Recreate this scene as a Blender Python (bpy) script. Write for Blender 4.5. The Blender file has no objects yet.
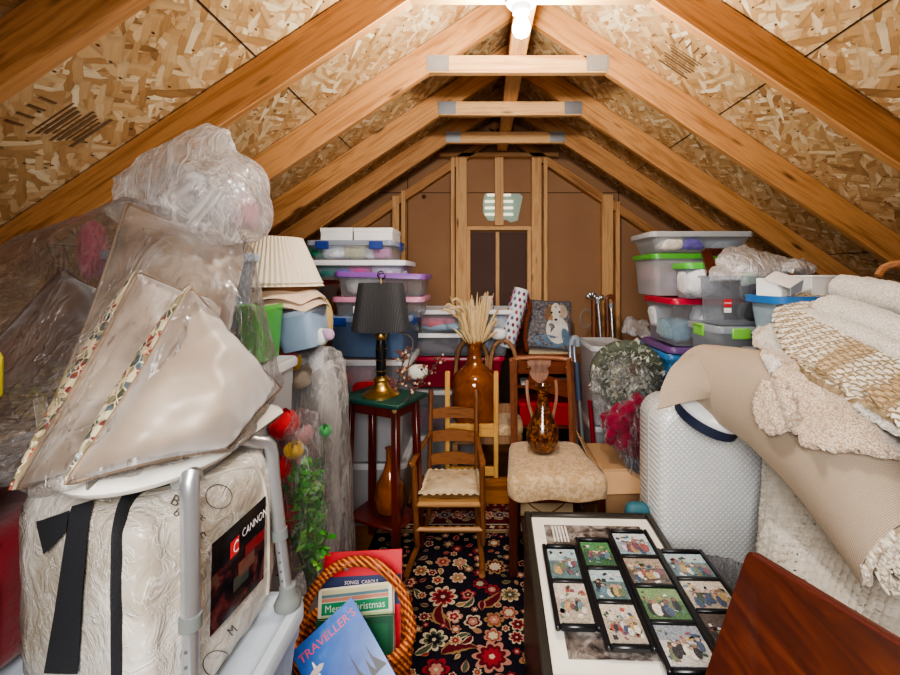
import bpy, bmesh, math, random
from mathutils import Vector as V, Matrix as Mx, noise as NZ, Euler
from mathutils.bvhtree import BVHTree
R = math.radians
PI = math.pi
rnd = random.Random(7)
scene = bpy.context.scene
COL = scene.collection

def P(px, py, d):
    """photo pixel + distance along the room -> point (camera eye 1.5 m up)"""
    return V(((px - 482) / 450 * d, d, 1.5 - (py - 275) / 450 * d))

# ------------------------------------------------------------------ materials
def lin(h):
    if isinstance(h, (tuple, list)): return tuple(h[:3]) + (1,)
    h = h.lstrip('#')
    o = []
    for i in (0, 2, 4):
        c = int(h[i:i+2], 16) / 255
        o.append(c / 12.92 if c <= .04045 else ((c + .055) / 1.055) ** 2.4)
    return tuple(o) + (1,)

class NT:
    def __init__(s, name):
        s.mat = bpy.data.materials.new(name); s.mat.use_nodes = True
        s.t = s.mat.node_tree; s.t.nodes.clear()
        s.out = s.n('ShaderNodeOutputMaterial')
    def n(s, typ, ins=None, **kw):
        nd = s.t.nodes.new(typ)
        for k, v in kw.items(): setattr(nd, k, v)
        for k, v in (ins or {}).items():
            sk = nd.inputs[k]
            if isinstance(v, bpy.types.NodeSocket): s.t.links.new(v, sk)
            elif isinstance(v, bpy.types.Node): s.t.links.new(v.outputs[0], sk)
            else: sk.default_value = v
        return nd
    def math(s, op, a, b=0.0, clamp=False):
        nd = s.n('ShaderNodeMath', operation=op, use_clamp=clamp)
        for i, v in enumerate((a, b)):
            if isinstance(v, bpy.types.NodeSocket): s.t.links.new(v, nd.inputs[i])
            elif isinstance(v, bpy.types.Node): s.t.links.new(v.outputs[0], nd.inputs[i])
            else: nd.inputs[i].default_value = v
        return nd.outputs[0]
    def mix(s, f, a, b, mode='MIX'):
        nd = s.n('ShaderNodeMix', data_type='RGBA', blend_type=mode)
        for k, v in ((0, f), (6, a), (7, b)):
            if isinstance(v, bpy.types.NodeSocket): s.t.links.new(v, nd.inputs[k])
            elif isinstance(v, bpy.types.Node): s.t.links.new(v.outputs[0], nd.inputs[k])
            else: nd.inputs[k].default_value = v
        return nd.outputs[2]
    def ramp(s, fac, stops, interp='LINEAR'):
        nd = s.n('ShaderNodeValToRGB', {'Fac': fac})
        cr = nd.color_ramp; cr.interpolation = interp
        while len(cr.elements) < len(stops): cr.elements.new(.5)
        for e, (p, c) in zip(cr.elements, stops):
            e.position = p
            e.color = lin(c) if not isinstance(c, (int, float)) else (c, c, c, 1)
        return nd.outputs[0]
    def coord(s, scale=(1, 1, 1), rot=(0, 0, 0), kind='Object', rand=False):
        tc = s.n('ShaderNodeTexCoord')
        v = tc.outputs[kind]
        if rand:
            oi = s.n('ShaderNodeObjectInfo')
            mul = s.math('MULTIPLY', oi.outputs['Random'], 37.0)
            add = s.n('ShaderNodeVectorMath', {0: v, 1: mul}, operation='ADD')
            v = add.outputs[0]
        mp = s.n('ShaderNodeMapping', {'Vector': v, 'Scale': scale, 'Rotation': rot})
        return mp.outputs[0]
    def noise(s, vec, scale, detail=4, rough=.55, dist=0):
        return s.n('ShaderNodeTexNoise', {'Vector': vec, 'Scale': scale, 'Detail': detail, 'Roughness': rough, 'Distortion': dist}).outputs[0]
    def bump(s, h, strength=.3, dist=.01, normal=None):
        i = {'Height': h, 'Strength': strength, 'Distance': dist}
        if normal is not None: i['Normal'] = normal
        return s.n('ShaderNodeBump', i).outputs[0]
    def bsdf(s, **k):
        names = {'color': 'Base Color', 'rough': 'Roughness', 'metal': 'Metallic', 'normal': 'Normal', 'spec': 'Specular IOR Level',
                 'alpha': 'Alpha', 'trans': 'Transmission Weight', 'ior': 'IOR', 'sheen': 'Sheen Weight', 'coat': 'Coat Weight',
                 'emis': 'Emission Color', 'emis_s': 'Emission Strength', 'sss': 'Subsurface Weight'}
        return s.n('ShaderNodeBsdfPrincipled', {names[a]: b for a, b in k.items() if b is not None})
    def done(s, sh):
        s.t.links.new(sh.outputs[0] if isinstance(sh, bpy.types.Node) else sh, s.out.inputs[0])
        return s.mat

CACHE = {}
def plain(color, rough=.5, metal=0.0, spec=.5, bump=0, bscale=60, var=.12):
    """flat paint / plastic / cloth colour with a light noise variation"""
    key = (str(color), rough, metal, spec, bump, bscale, var)
    if key in CACHE: return CACHE[key]
    m = NT('surface_' + str(color).strip('#'))
    co = m.coord()
    c = lin(color)
    nz = m.noise(co, 9, 3)
    cc = m.mix(nz, tuple(x * (1 - var) for x in c[:3]) + (1,), tuple(min(1, x * (1 + var)) for x in c[:3]) + (1,))
    nor = m.bump(m.noise(co, bscale, 3), bump, .01) if bump else None
    CACHE[key] = m.done(m.bsdf(color=cc, rough=rough, metal=metal, spec=spec, normal=nor))
    return CACHE[key]

def cloth(color, bump=.35, bscale=14, fine=350, sheen=.3, dark=.72):
    """woven cloth: soft folds plus fine weave"""
    key = ('cloth', color, bump, bscale, fine, sheen, dark)
    if key in CACHE: return CACHE[key]
    m = NT('cloth_' + color.strip('#'))
    co = m.coord()
    c = lin(color)
    nz = m.noise(co, bscale, 4)
    cc = m.mix(m.ramp(nz, [(.3, 0.0), (.7, 1.0)]), tuple(x * dark for x in c[:3]) + (1,), c)
    n1 = m.bump(nz, bump, .02)
    n2 = m.bump(m.noise(co, fine, 2), .25, .002, n1)
    CACHE[key] = m.done(m.bsdf(color=cc, rough=.85, normal=n2, sheen=sheen, spec=.2))
    return CACHE[key]

def wood(name, c1, c2, rough=.5, scale=1.0, axis='X', rand=True, spec=.4, knots=True, coat=0):
    key = ('wood', name)
    if key in CACHE: return CACHE[key]
    m = NT('wood_' + name)
    st = {'X': (1.2, 14, 14), 'Y': (14, 1.2, 14), 'Z': (14, 14, 1.2)}[axis]
    co = m.coord(scale=tuple(x * scale for x in st), rand=rand)
    n1 = m.noise(co, 1.0, 5, .6, 1.2)
    st2 = {'X': (3, 90, 90), 'Y': (90, 3, 90), 'Z': (90, 90, 3)}[axis]
    co2 = m.coord(scale=tuple(x * scale for x in st2), rand=rand)
    n2 = m.noise(co2, 1.0, 3)
    f = m.math('ADD', m.math('MULTIPLY', n1, .7), m.math('MULTIPLY', n2, .3))
    cc = m.ramp(f, [(.36, c2), (.5, c1), (.66, c2)])
    if knots:
        co3 = m.coord(scale=(2.2, 9, 9) if axis == 'X' else ((9, 2.2, 9) if axis == 'Y' else (9, 9, 2.2)), rand=rand)
        vo = m.n('ShaderNodeTexVoronoi', {'Vector': co3, 'Scale': 1.0})
        kf = m.ramp(vo.outputs['Distance'], [(.05, 1.0), (.13, 0.0)])
        dk = tuple(x * .3 for x in lin(c2)[:3]) + (1,)
        cc = m.mix(kf, cc, dk)
    nor = m.bump(n2, .15, .003)
    CACHE[key] = m.done(m.bsdf(color=cc, rough=rough, normal=nor, spec=spec, coat=coat))
    return CACHE[key]

def glassy(name, color, density=.5, rough=.25, spec=.6):
    """thin frosted plastic sheet: part see-through, part diffuse"""
    key = ('glassy', name)
    if key in CACHE: return CACHE[key]
    m = NT('plastic_' + name)
    co = m.coord()
    c = lin(color)
    nor = m.bump(m.noise(co, 25, 2), .12, .01)
    pr = m.bsdf(color=c, rough=rough, spec=spec, normal=nor)
    tl = m.n('ShaderNodeBsdfTranslucent', {'Color': c})
    body = m.n('ShaderNodeMixShader', {0: .35, 1: pr, 2: tl})
    tr = m.n('ShaderNodeBsdfTransparent', {'Color': tuple(.35 + .65 * x for x in c[:3]) + (1,)})
    lw = m.n('ShaderNodeLayerWeight', {'Blend': .35})
    f = m.math('ADD', m.math('MULTIPLY', lw.outputs['Facing'], .35), density, True)
    CACHE[key] = m.done(m.n('ShaderNodeMixShader', {0: f, 1: tr, 2: body}))
    return CACHE[key]

def film(name, density=.1, wr=.35, scale=6.0, tint='#f2f2f6', rough=.16, stretch=(1, 1, .45), thin=.05, bs=.9, tl_=.4):
    """crumpled clear polythene: see-through, with milky creases"""
    key = ('film', name)
    if key in CACHE: return CACHE[key]
    m = NT('film_' + name)
    co = m.coord(scale=stretch)
    n1 = m.noise(co, scale, 4, .6, 1.6)
    n2 = m.noise(co, scale * 3.3, 3, .55, 1.0)
    r1 = m.ramp(m.math('ABSOLUTE', m.math('SUBTRACT', n1, .5)), [(0, 1.0), (thin, 0.0)])
    r2 = m.ramp(m.math('ABSOLUTE', m.math('SUBTRACT', n2, .5)), [(0, .6), (thin * .8, 0.0)])
    r = m.math('MAXIMUM', r1, r2)
    h = m.math('ADD', m.math('MULTIPLY', n1, 1.0), m.math('MULTIPLY', n2, .35))
    nor = m.bump(m.math('ADD', h, m.math('MULTIPLY', r, .12)), bs, .05)
    c = lin(tint)
    pr = m.bsdf(color=c, rough=rough, spec=.9, normal=nor)
    tl = m.n('ShaderNodeBsdfTranslucent', {'Color': c, 'Normal': nor})
    body = m.n('ShaderNodeMixShader', {0: tl_, 1: pr, 2: tl})
    tr = m.n('ShaderNodeBsdfTransparent', {'Color': (.97, .97, .98, 1)})
    lw = m.n('ShaderNodeLayerWeight', {'Blend': .3})
    f = m.math('ADD', m.math('ADD', m.math('MULTIPLY', lw.outputs['Facing'], .12), density), m.math('MULTIPLY', r, wr), True)
    base = m.n('ShaderNodeMixShader', {0: f, 1: tr, 2: body})
    gl = m.n('ShaderNodeBsdfGlossy', {'Color': (1, 1, 1, 1), 'Roughness': rough, 'Normal': nor})
    lw2 = m.n('ShaderNodeFresnel', {'IOR': 1.45, 'Normal': nor})
    CACHE[key] = m.done(m.n('ShaderNodeMixShader', {0: m.math('MULTIPLY', lw2, .6, True), 1: base, 2: gl}))
    return CACHE[key]

# ------------------------------------------------------------------ mesh builder
class MB:
    def __init__(s): s.v = []; s.f = []; s.m = []; s.uvs = {}
    def add(s, vs, fs, mat=None, M=None, uv=None):
        o = len(s.v)
        s.v += [(M @ V(v)) if M else V(v) for v in vs]
        for i, f in enumerate(fs):
            if uv: s.uvs[len(s.f)] = [uv[k] for k in f]
            s.f.append(tuple(k + o for k in f)); s.m.append(mat)
        return s
    def box(s, c, size, b=.003, M=None, mat=None, rz=0, tilt=None):
        h = [x / 2 for x in size]; b = min(b, min(h) * .95)
        T = Mx.Translation(V(c)) @ (tilt.to_4x4() if tilt else Mx.Rotation(rz, 4, 'Z'))
        if M: T = M @ T
        vs, ix = [], {}
        for sx in (-1, 1):
            for sy in (-1, 1):
                for sz in (-1, 1):
                    for a in range(3):
                        p = [sx * h[0], sy * h[1], sz * h[2]]
                        for k in range(3):
                            if k != a: p[k] -= (sx, sy, sz)[k] * b
                        ix[(sx, sy, sz, a)] = len(vs); vs.append(p)
        fs = []
        for a in range(3):
            o1, o2 = [k for k in range(3) if k != a]
            for sg in (-1, 1):
                q = []
                for u, w in ((-1, -1), (1, -1), (1, 1), (-1, 1)):
                    t = [0, 0, 0]; t[a] = sg; t[o1] = u; t[o2] = w
                    q.append(ix[(*t, a)])
                fs.append(q)
            for u in (-1, 1):
                for w in (-1, 1):
                    t0 = [0, 0, 0]; t0[a] = -1; t0[o1] = u; t0[o2] = w
                    t1 = list(t0); t1[a] = 1
                    fs.append((ix[(*t0, o1)], ix[(*t1, o1)], ix[(*t1, o2)], ix[(*t0, o2)]))
        for sx in (-1, 1):
            for sy in (-1, 1):
                for sz in (-1, 1): fs.append([ix[(sx, sy, sz, a)] for a in range(3)])
        return s.add(vs, fs, mat, T)
    def bar(s, p0, p1, w, h, b=.003, mat=None, up=(0, 0, 1)):
        """rectangular bar from p0 to p1 (w across, h along up)"""
        p0, p1 = V(p0), V(p1); x = (p1 - p0); L = x.length; x = x / L
        y = V(up).cross(x)
        if y.length < 1e-4: y = V((0, 1, 0)).cross(x)
        y.normalize(); z = x.cross(y)
        return s.box((0, 0, 0), (L, w, h), b, Mx.Translation((p0 + p1) / 2) @ Mx((x, y, z)).transposed().to_4x4(), mat)
    def loft(s, loops, cap=(True, True), closed=True, mat=None, M=None):
        n = len(loops[0]); vs = [p for l in loops for p in l]; fs = []
        for i in range(len(loops) - 1):
            for j in range(n if closed else n - 1):
                k = (j + 1) % n
                fs.append((i * n + j, i * n + k, (i + 1) * n + k, (i + 1) * n + j))
        if cap[0]: fs.append(tuple(range(n - 1, -1, -1)))
        if cap[1]: fs.append(tuple((len(loops) - 1) * n + j for j in range(n)))
        return s.add(vs, fs, mat, M)
    def lathe(s, prof, seg=24, c=(0, 0, 0), mat=None, M=None, cap=(True, True), wob=None):
        c = V(c); L = []
        for r, z in prof:
            L.append([c + V((r * (wob(2*PI*k/seg, z) if wob else 1) * math.cos(2*PI*k/seg), r * (wob(2*PI*k/seg, z) if wob else 1) * math.sin(2*PI*k/seg), z)) for k in range(seg)])
        return s.loft(L, cap, True, mat, M)
    def tube(s, pts, r, seg=8, closed=False, mat=None, flat=1.0, M=None):
        pts = [V(p) for p in pts]; n = len(pts); L = []
        rr = r if isinstance(r, (list, tuple)) else [r] * n
        t0 = None; u = None
        for i in range(n):
            if closed: t = pts[(i + 1) % n] - pts[i - 1]
            else: t = pts[min(i + 1, n - 1)] - pts[max(i - 1, 0)]
            if t.length < 1e-9: t = V((0, 0, 1))
            t.normalize()
            if u is None:
                u = V((0, 0, 1)).cross(t)
                if u.length < .05: u = V((1, 0, 0)).cross(t)
            u = u - t * u.dot(t); u.normalize(); w = t.cross(u)
            L.append([pts[i] + (u * math.cos(2*PI*k/seg) + w * math.sin(2*PI*k/seg) * flat) * rr[i] for k in range(seg)])
        if closed:
            L.append(L[0]); return s.loft(L, (False, False), True, mat, M)
        return s.loft(L, (True, True), True, mat, M)
    def prism(s, poly, th, M, mat=None):
        """2-D polygon (x, y) pushed th along local z"""
        n = len(poly)
        vs = [(x, y, 0) for x, y in poly] + [(x, y, th) for x, y in poly]
        fs = [tuple(range(n - 1, -1, -1)), tuple(range(n, 2 * n))] + [(j, (j + 1) % n, n + (j + 1) % n, n + j) for j in range(n)]
        return s.add(vs, fs, mat, M)
    def grid(s, rows, mat=None, th=0, uvscale=None, M=None):
        """grid of points; th > 0 gives it thickness along its normals (below)"""
        a, b = len(rows), len(rows[0]); vs = [V(p) for r in rows for p in r]; uv = None
        if uvscale:
            uv = [(j / (b - 1) * uvscale[0], i / (a - 1) * uvscale[1]) for i in range(a) for j in range(b)]
        fs = [(i*b + j, i*b + j + 1, (i+1)*b + j + 1, (i+1)*b + j) for i in range(a - 1) for j in range(b - 1)]
        if not th: return s.add(vs, fs, mat, M, uv)
        nr = []
        for i in range(a):
            for j in range(b):
                du = rows[i][min(j+1, b-1)] - rows[i][max(j-1, 0)]; dv = rows[min(i+1, a-1)][j] - rows[max(i-1, 0)][j]
                nn = du.cross(dv); nn = nn.normalized() if nn.length > 1e-9 else V((0, 0, 1)); nr.append(nn)
        N = a * b; vs += [vs[k] - nr[k] * th for k in range(N)]
        if uv: uv = uv + uv
        fs += [tuple(N + k for k in reversed(f)) for f in fs]
        ring = [j for j in range(b)] + [i*b + b - 1 for i in range(1, a)] + [(a-1)*b + j for j in range(b-2, -1, -1)] + [i*b for i in range(a-2, 0, -1)]
        for k in range(len(ring)):
            p, q = ring[k], ring[(k+1) % len(ring)]
            fs.append((q, p, p + N, q + N))
        return s.add(vs, fs, mat, M, uv)
    def soft(s, c, size, e=.6, M=None, mat=None, nz=0, ns=6, seg=20, seed=0, rz=0):
        """soft rounded box (superellipsoid), optionally lumpy"""
        c = V(c); a, b2, h = [x / 2 for x in size]; L = []
        sg = lambda v, p: math.copysign(abs(v) ** p, v)
        T = Mx.Rotation(rz, 3, 'Z')
        for i in range(1, seg // 2):
            ph = -PI/2 + PI * i / (seg // 2)
            l = []
            for k in range(seg):
                th = 2*PI*k/seg
                p = V((a * sg(math.cos(ph), e) * sg(math.cos(th), e), b2 * sg(math.cos(ph), e) * sg(math.sin(th), e), h * sg(math.sin(ph), e)))
                if nz:
                    q = (p + c) * ns + V((seed * 3.1, seed, 0))
                    p = p * (1 + nz * NZ.noise(q) + nz * .5 * NZ.noise(q * 2.7))
                l.append(c + T @ p)
            L.append(l)
        return s.loft(L, (True, True), True, mat, M)
    def ico(s, c, r, sub=2, mat=None, nz=0, ns=8, sq=(1, 1, 1)):
        bm = bmesh.new(); bmesh.ops.create_icosphere(bm, subdivisions=sub, radius=1)
        c = V(c); vs = []
        for v in bm.verts:
            p = V((v.co.x * sq[0], v.co.y * sq[1], v.co.z * sq[2])) * r
            if nz: p *= 1 + nz * NZ.noise((c + p) * ns)
            vs.append(c + p)
        fs = [[v.index for v in f.verts] for f in bm.faces]; bm.free()
        return s.add(vs, fs, mat)
    def mesh(s, me, mat=None):
        return s.add([v.co.copy() for v in me.vertices], [tuple(p.vertices) for p in me.polygons], mat)
    def text(s, body, size, M, mat=None, ext=.0006, align='CENTER'):
        cu = bpy.data.curves.new('t', 'FONT'); cu.body = body; cu.size = size; cu.extrude = ext; cu.align_x = align; cu.align_y = 'CENTER'
        cu.resolution_u = 2
        ob = bpy.data.objects.new('t', cu); COL.objects.link(ob)
        dg = bpy.context.evaluated_depsgraph_get()
        me = bpy.data.meshes.new_from_object(ob.evaluated_get(dg))
        vs = [M @ v.co for v in me.vertices]; fs = [tuple(p.vertices) for p in me.polygons]
        bpy.data.objects.remove(ob); bpy.data.curves.remove(cu); bpy.data.meshes.remove(me)
        return s.add(vs, fs, mat)
    def bvh(s): return BVHTree.FromPolygons(s.v, s.f)
    def build(s, name, mat, parent=None, smooth=True, local=False, recalc=True, ang=42, M=None):
        if local or parent is None: vs = s.v
        else:
            inv = WM[parent.name].inverted(); vs = [inv @ v for v in s.v]
        if M:   # give the object its own frame M: vertices move into it
            Mi = M.inverted(); vs = [Mi @ v for v in vs]
        me = bpy.data.meshes.new(name); me.from_pydata([tuple(v) for v in vs], [], s.f)
        mats = []
        for m in s.m:
            m = m or mat
            if m not in mats: mats.append(m)
        for m in mats: me.materials.append(m)
        me.polygons.foreach_set('material_index', [mats.index(m or mat) for m in s.m])
        if s.uvs:
            ul = me.uv_layers.new(name='UVMap')
            for p in me.polygons:
                u = s.uvs.get(p.index)
                if u:
                    for k, li in enumerate(p.loop_indices): ul.data[li].uv = u[k]
        if recalc:
            bm = bmesh.new(); bm.from_mesh(me); bmesh.ops.recalc_face_normals(bm, faces=bm.faces); bm.to_mesh(me); bm.free()
        me.polygons.foreach_set('use_smooth', [smooth] * len(me.polygons))
        if smooth: me.set_sharp_from_angle(angle=R(ang))
        me.update()
        o = bpy.data.objects.new(name, me); COL.objects.link(o)
        if M: o.matrix_world = M
        if parent: o.parent = parent
        WM[o.name] = (WM[parent.name] if parent else Mx.Identity(4)) @ (M if M else Mx.Identity(4))
        return o

WM = {}
def thing(name, label, cat, loc=(0, 0, 0), rz=0, group=None, kind=None, M=None):
    o = bpy.data.objects.new(name, None); COL.objects.link(o)
    o.empty_display_size = .05
    W = M if M is not None else Mx.Translation(V(loc)) @ Mx.Rotation(rz, 4, 'Z')
    o.matrix_world = W; WM[o.name] = W
    if label: o['label'] = label
    if cat: o['category'] = cat
    if group: o['group'] = group
    if kind: o['kind'] = kind
    return o
def solo(mb, name, mat, label, cat, group=None, loc=None, kind=None, **kw):
    """a thing that is one mesh, with its origin at its base"""
    if loc is None:
        n = len(mb.v); loc = V((sum(v.x for v in mb.v) / n, sum(v.y for v in mb.v) / n, min(v.z for v in mb.v)))
    o = mb.build(name, mat, None, M=Mx.Translation(V(loc)), **kw)
    if label: o['label'] = label
    if cat: o['category'] = cat
    if group: o['group'] = group
    if kind: o['kind'] = kind
    return o
def dup(root, M, label=None, group=None):
    r = root.copy(); COL.objects.link(r); r.matrix_world = M; WM[r.name] = M
    if label: r['label'] = label
    if group: r['group'] = group
    for ch in [c for c in COL.objects if c.parent == root]:
        c = ch.copy(); COL.objects.link(c); c.parent = r; WM[c.name] = M
        for g in [g for g in COL.objects if g.parent == ch]:
            d = g.copy(); COL.objects.link(d); d.parent = c
    return r

def rrect(w, d, r, n=4, z=0):
    out = []
    for cx, cy, a0 in ((1, 1, 0), (-1, 1, 90), (-1, -1, 180), (1, -1, 270)):
        for k in range(n + 1):
            a = R(a0 + 90 * k / n)
            out.append(V((cx * (w/2 - r) + r * math.cos(a), cy * (d/2 - r) + r * math.sin(a), z)))
    return out
def spline(pts, n):
    """Catmull-Rom through points, n samples"""
    pts = [V(p) for p in pts]; m = len(pts) - 1; out = []
    for i in range(n):
        t = i / (n - 1) * m; k = min(int(t), m - 1); f = t - k
        p1, p2 = pts[k], pts[k+1]
        p0 = pts[k-1] if k > 0 else p1 * 2 - p2
        p3 = pts[k+2] if k + 2 <= m else p2 * 2 - p1
        out.append(.5 * ((2*p1) + (p2 - p0) * f + (2*p0 - 5*p1 + 4*p2 - p3) * f*f + (3*p1 - p0 - 3*p2 + p3) * f*f*f))
    return out
def surf(ctrl, nu, nv):
    """control rows -> smooth dense grid rows (nv rows, nu columns)"""
    rows = [spline(r, nu) for r in ctrl]
    cols = [spline([r[j] for r in rows], nv) for j in range(nu)]
    return [[cols[j][i] for j in range(nu)] for i in range(nv)]
def displace(rows, fn):
    a, b = len(rows), len(rows[0]); out = []
    for i in range(a):
        l = []
        for j in range(b):
            du = rows[i][min(j+1, b-1)] - rows[i][max(j-1, 0)]; dv = rows[min(i+1, a-1)][j] - rows[max(i-1, 0)][j]
            n = du.cross(dv); n = n.normalized() if n.length > 1e-9 else V((0, 0, 1))
            l.append(rows[i][j] + n * fn(j / (b-1), i / (a-1), rows[i][j]))
        out.append(l)
    return out
def hit(bvh, px, py, off=.002, dmax=9):
    """the point of a surface seen at a photo pixel, lifted off it by off"""
    o = V((0, 0, 1.5)); d = (P(px, py, 1) - o).normalized()
    loc, n, i, t = bvh.ray_cast(o, d, dmax)
    if loc is None: return None
    if n.dot(d) > 0: n = -n
    return loc + n * off
def decal(mb, bvh, quad, mat, nu=8, nv=8, off=.002):
    """cloth patch laid on a surface between four photo corners"""
    rows = []
    for i in range(nv + 1):
        l = []
        for j in range(nu + 1):
            u, w = j / nu, i / nv
            x = (1-w) * ((1-u) * quad[0][0] + u * quad[1][0]) + w * ((1-u) * quad[3][0] + u * quad[2][0])
            y = (1-w) * ((1-u) * quad[0][1] + u * quad[1][1]) + w * ((1-u) * quad[3][1] + u * quad[2][1])
            p = hit(bvh, x, y, off)
            l.append(p if p is not None else (l[-1] if l else None))
        rows.append(l)
    if any(p is None for r in rows for p in r): return mb
    return mb.grid(rows, mat)
def ribbon(mb, bvh, pix, w, off, mat=None, n=24, r=None):
    pts = spline([V((x, y, 0)) for x, y in pix], n); h = [hit(bvh, p.x, p.y, off) for p in pts]
    h = [p for p in h if p is not None]
    return mb.tube(h, w, 8, mat=mat, flat=.35 if r is None else r)

def hullfilm(pts, voxel=.025, amp=.012, ns=9, grow=0, smooth=3, seed=0, pinch=.5):
    """taut crumpled sheet wrapped round a cloud of points"""
    bm = bmesh.new()
    c = sum((V(p) for p in pts), V()) / len(pts)
    for p in pts:
        d = (V(p) - c); bm.verts.new(V(p) + (d.normalized() * grow if d.length else d))
    r = bmesh.ops.convex_hull(bm, input=bm.verts)
    bmesh.ops.delete(bm, geom=[v for v in bm.verts if not v.link_faces], context='VERTS')
    me = bpy.data.meshes.new('h'); bm.to_mesh(me); bm.free()
    ob = bpy.data.objects.new('h', me); COL.objects.link(ob)
    md = ob.modifiers.new('r', 'REMESH'); md.mode = 'VOXEL'; md.voxel_size = voxel
    sm = ob.modifiers.new('s', 'SMOOTH'); sm.factor = .5; sm.iterations = smooth
    dg = bpy.context.evaluated_depsgraph_get(); ev = bpy.data.meshes.new_from_object(ob.evaluated_get(dg))
    vs = [v.co.copy() for v in ev.vertices]; ns_ = [v.normal.copy() for v in ev.vertices]; fs = [tuple(p.vertices) for p in ev.polygons]
    bpy.data.objects.remove(ob); bpy.data.meshes.remove(me); bpy.data.meshes.remove(ev)
    mb = MB(); out = []
    for v, n in zip(vs, ns_):
        q = v * ns + V((seed * 5.3, seed * 2.1, seed))
        a = abs(NZ.noise(q)); b = abs(NZ.noise(q * 2.3 + V((9, 1, 4))))
        out.append(v - n * amp * (1 - a * 2.2) - n * amp * pinch * (1 - b * 2.2))
    mb.add(out, fs); return mb

def cushion(c00, c10, c11, c01, th, nu=26, sag=.06, nz=.006, seed=0, sink=1.0, M=None):
    """pillow between four corners: returns (front rows, back rows, rim points)"""
    c = [V(x) for x in (c00, c10, c11, c01)]
    n = (c[1] - c[0]).cross(c[3] - c[0]).normalized()
    mid = sum(c, V()) / 4; F, B = [], []
    for i in range(nu):
        fr, br = [], []
        for j in range(nu):
            u, w = j / (nu-1), i / (nu-1)
            a, b = 2*u - 1, 2*w - 1
            # pull the edge middles inward: dog-eared corners
            k = 1 - sag * (1 - abs(a) ** 1.5 * abs(b) ** 1.5) * max(abs(a), abs(b))
            p = (1-w) * ((1-u) * c[0] + u * c[1]) + w * ((1-u) * c[3] + u * c[2])
            p = mid + (p - mid) * k
            pr = max(0, (1 - a*a) * (1 - b*b)) ** .55
            q = p * 9 + V((seed * 2.2, seed, 1))
            wv = nz * NZ.noise(q) * 2 + nz * NZ.noise(q * 2.6)
            e = min(1, pr * 4)
            fr.append(p + n * (th * pr + wv * e)); br.append(p - n * (th * sink * pr - wv * e))
        F.append(fr); B.append(br)
    rim = F[0] + [r[-1] for r in F[1:]] + F[-1][-2::-1] + [r[0] for r in F[-2:0:-1]]
    return F, B, rim
# ------------------------------------------------------------------ camera
cd = bpy.data.cameras.new('camera'); cam = bpy.data.objects.new('camera', cd); COL.objects.link(cam)
cam.location = (0, 0, 1.5); cam.rotation_euler = (R(90), 0, 0)
cd.lens = 18; cd.sensor_width = 36; cd.sensor_fit = 'HORIZONTAL'
cd.shift_x = -32 / 900; cd.shift_y = -62.5 / 900; cd.clip_start = .05
scene.camera = cam

# ------------------------------------------------------------------ shell materials
def osb_mat():
    m = NT('oriented_strand_board')
    base = None
    co0 = m.coord()
    wob = m.n('ShaderNodeTexNoise', {'Vector': co0, 'Scale': 9.0, 'Detail': 2})
    off = m.n('ShaderNodeVectorMath', {0: wob.outputs['Color'], 1: (.02, .02, .02)}, operation='MULTIPLY')
    col = m.ramp(m.noise(co0, 3.2, 4), [(.3, '#b08350'), (.7, '#cfa56c')])
    H = m.noise(co0, 40, 3)
    for k, (rot, sx, sy, th) in enumerate(((10, 11, 32, .0), (60, 12, 38, .45), (-35, 11, 36, .5), (100, 13, 40, .58), (-12, 10, 36, .5), (28, 11, 40, .55), (-50, 12, 44, .62))):
        tc = m.n('ShaderNodeTexCoord')
        ad = m.n('ShaderNodeVectorMath', {0: tc.outputs['Object'], 1: off.outputs[0]}, operation='ADD')
        r1 = m.n('ShaderNodeVectorRotate', {'Vector': ad.outputs[0], 'Angle': R(rot)}, rotation_type='Z_AXIS')
        mp = m.n('ShaderNodeMapping', {'Vector': r1.outputs[0], 'Scale': (sx, sy, 1), 'Location': (k * 1.7, k * 3.3, 0)})
        vo = m.n('ShaderNodeTexVoronoi', {'Vector': mp.outputs[0], 'Scale': 1.0, 'Randomness': 1.0}, voronoi_dimensions='2D', distance='CHEBYCHEV')
        sep = m.n('ShaderNodeSeparateColor', {0: vo.outputs['Color']})
        c = m.ramp(sep.outputs[0], [(0, '#8f6a42'), (.06, '#ae8656'), (.4, '#c29c6c'), (.72, '#d0b083'), (.92, '#dfc79d'), (1, '#efe0bd')])
        gr = m.noise(m.n('ShaderNodeMapping', {'Vector': r1.outputs[0], 'Scale': (12, 160, 1)}).outputs[0], 1.0, 2)
        c = m.mix(.3, c, m.mix(1.0, c, m.ramp(gr, [(.3, .5), (.7, 1.0)]), 'MULTIPLY'))
        f = m.ramp(sep.outputs[1], [(th, 0.0), (min(.99, th + .01), 1.0)], 'CONSTANT') if th > 0 else 1.0
        edge = m.ramp(vo.outputs['Distance'], [(.4, 1.0), (.68, .8)])
        c = m.mix(1.0, c, edge, 'MULTIPLY')
        col = m.mix(f, col, c)
        H = m.mix(f, H, sep.outputs[2])
    dk = m.n('ShaderNodeTexVoronoi', {'Vector': m.n('ShaderNodeMapping', {'Vector': co0, 'Scale': (14, 26, 1)}).outputs[0], 'Scale': 1.0}, voronoi_dimensions='2D')
    sp = m.ramp(dk.outputs['Distance'], [(.05, 1.0), (.14, 0.0)])
    sel = m.ramp(m.n('ShaderNodeSeparateColor', {0: dk.outputs['Color']}).outputs[0], [(.8, 0.0), (.82, 1.0)], 'CONSTANT')
    col = m.mix(m.math('MULTIPLY', sp, sel), col, lin('#3d220c'))
    nor = m.bump(H, .25, .004)
    return m.done(m.bsdf(color=col, rough=.62, normal=nor, spec=.35))
OSB = osb_mat()
LUMBER = wood('pine_lumber', '#bd8a56', '#8f5f33', .6)
LUMBER_PALE = wood('pale_pine', '#d9ad78', '#b98350', .6)
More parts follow.
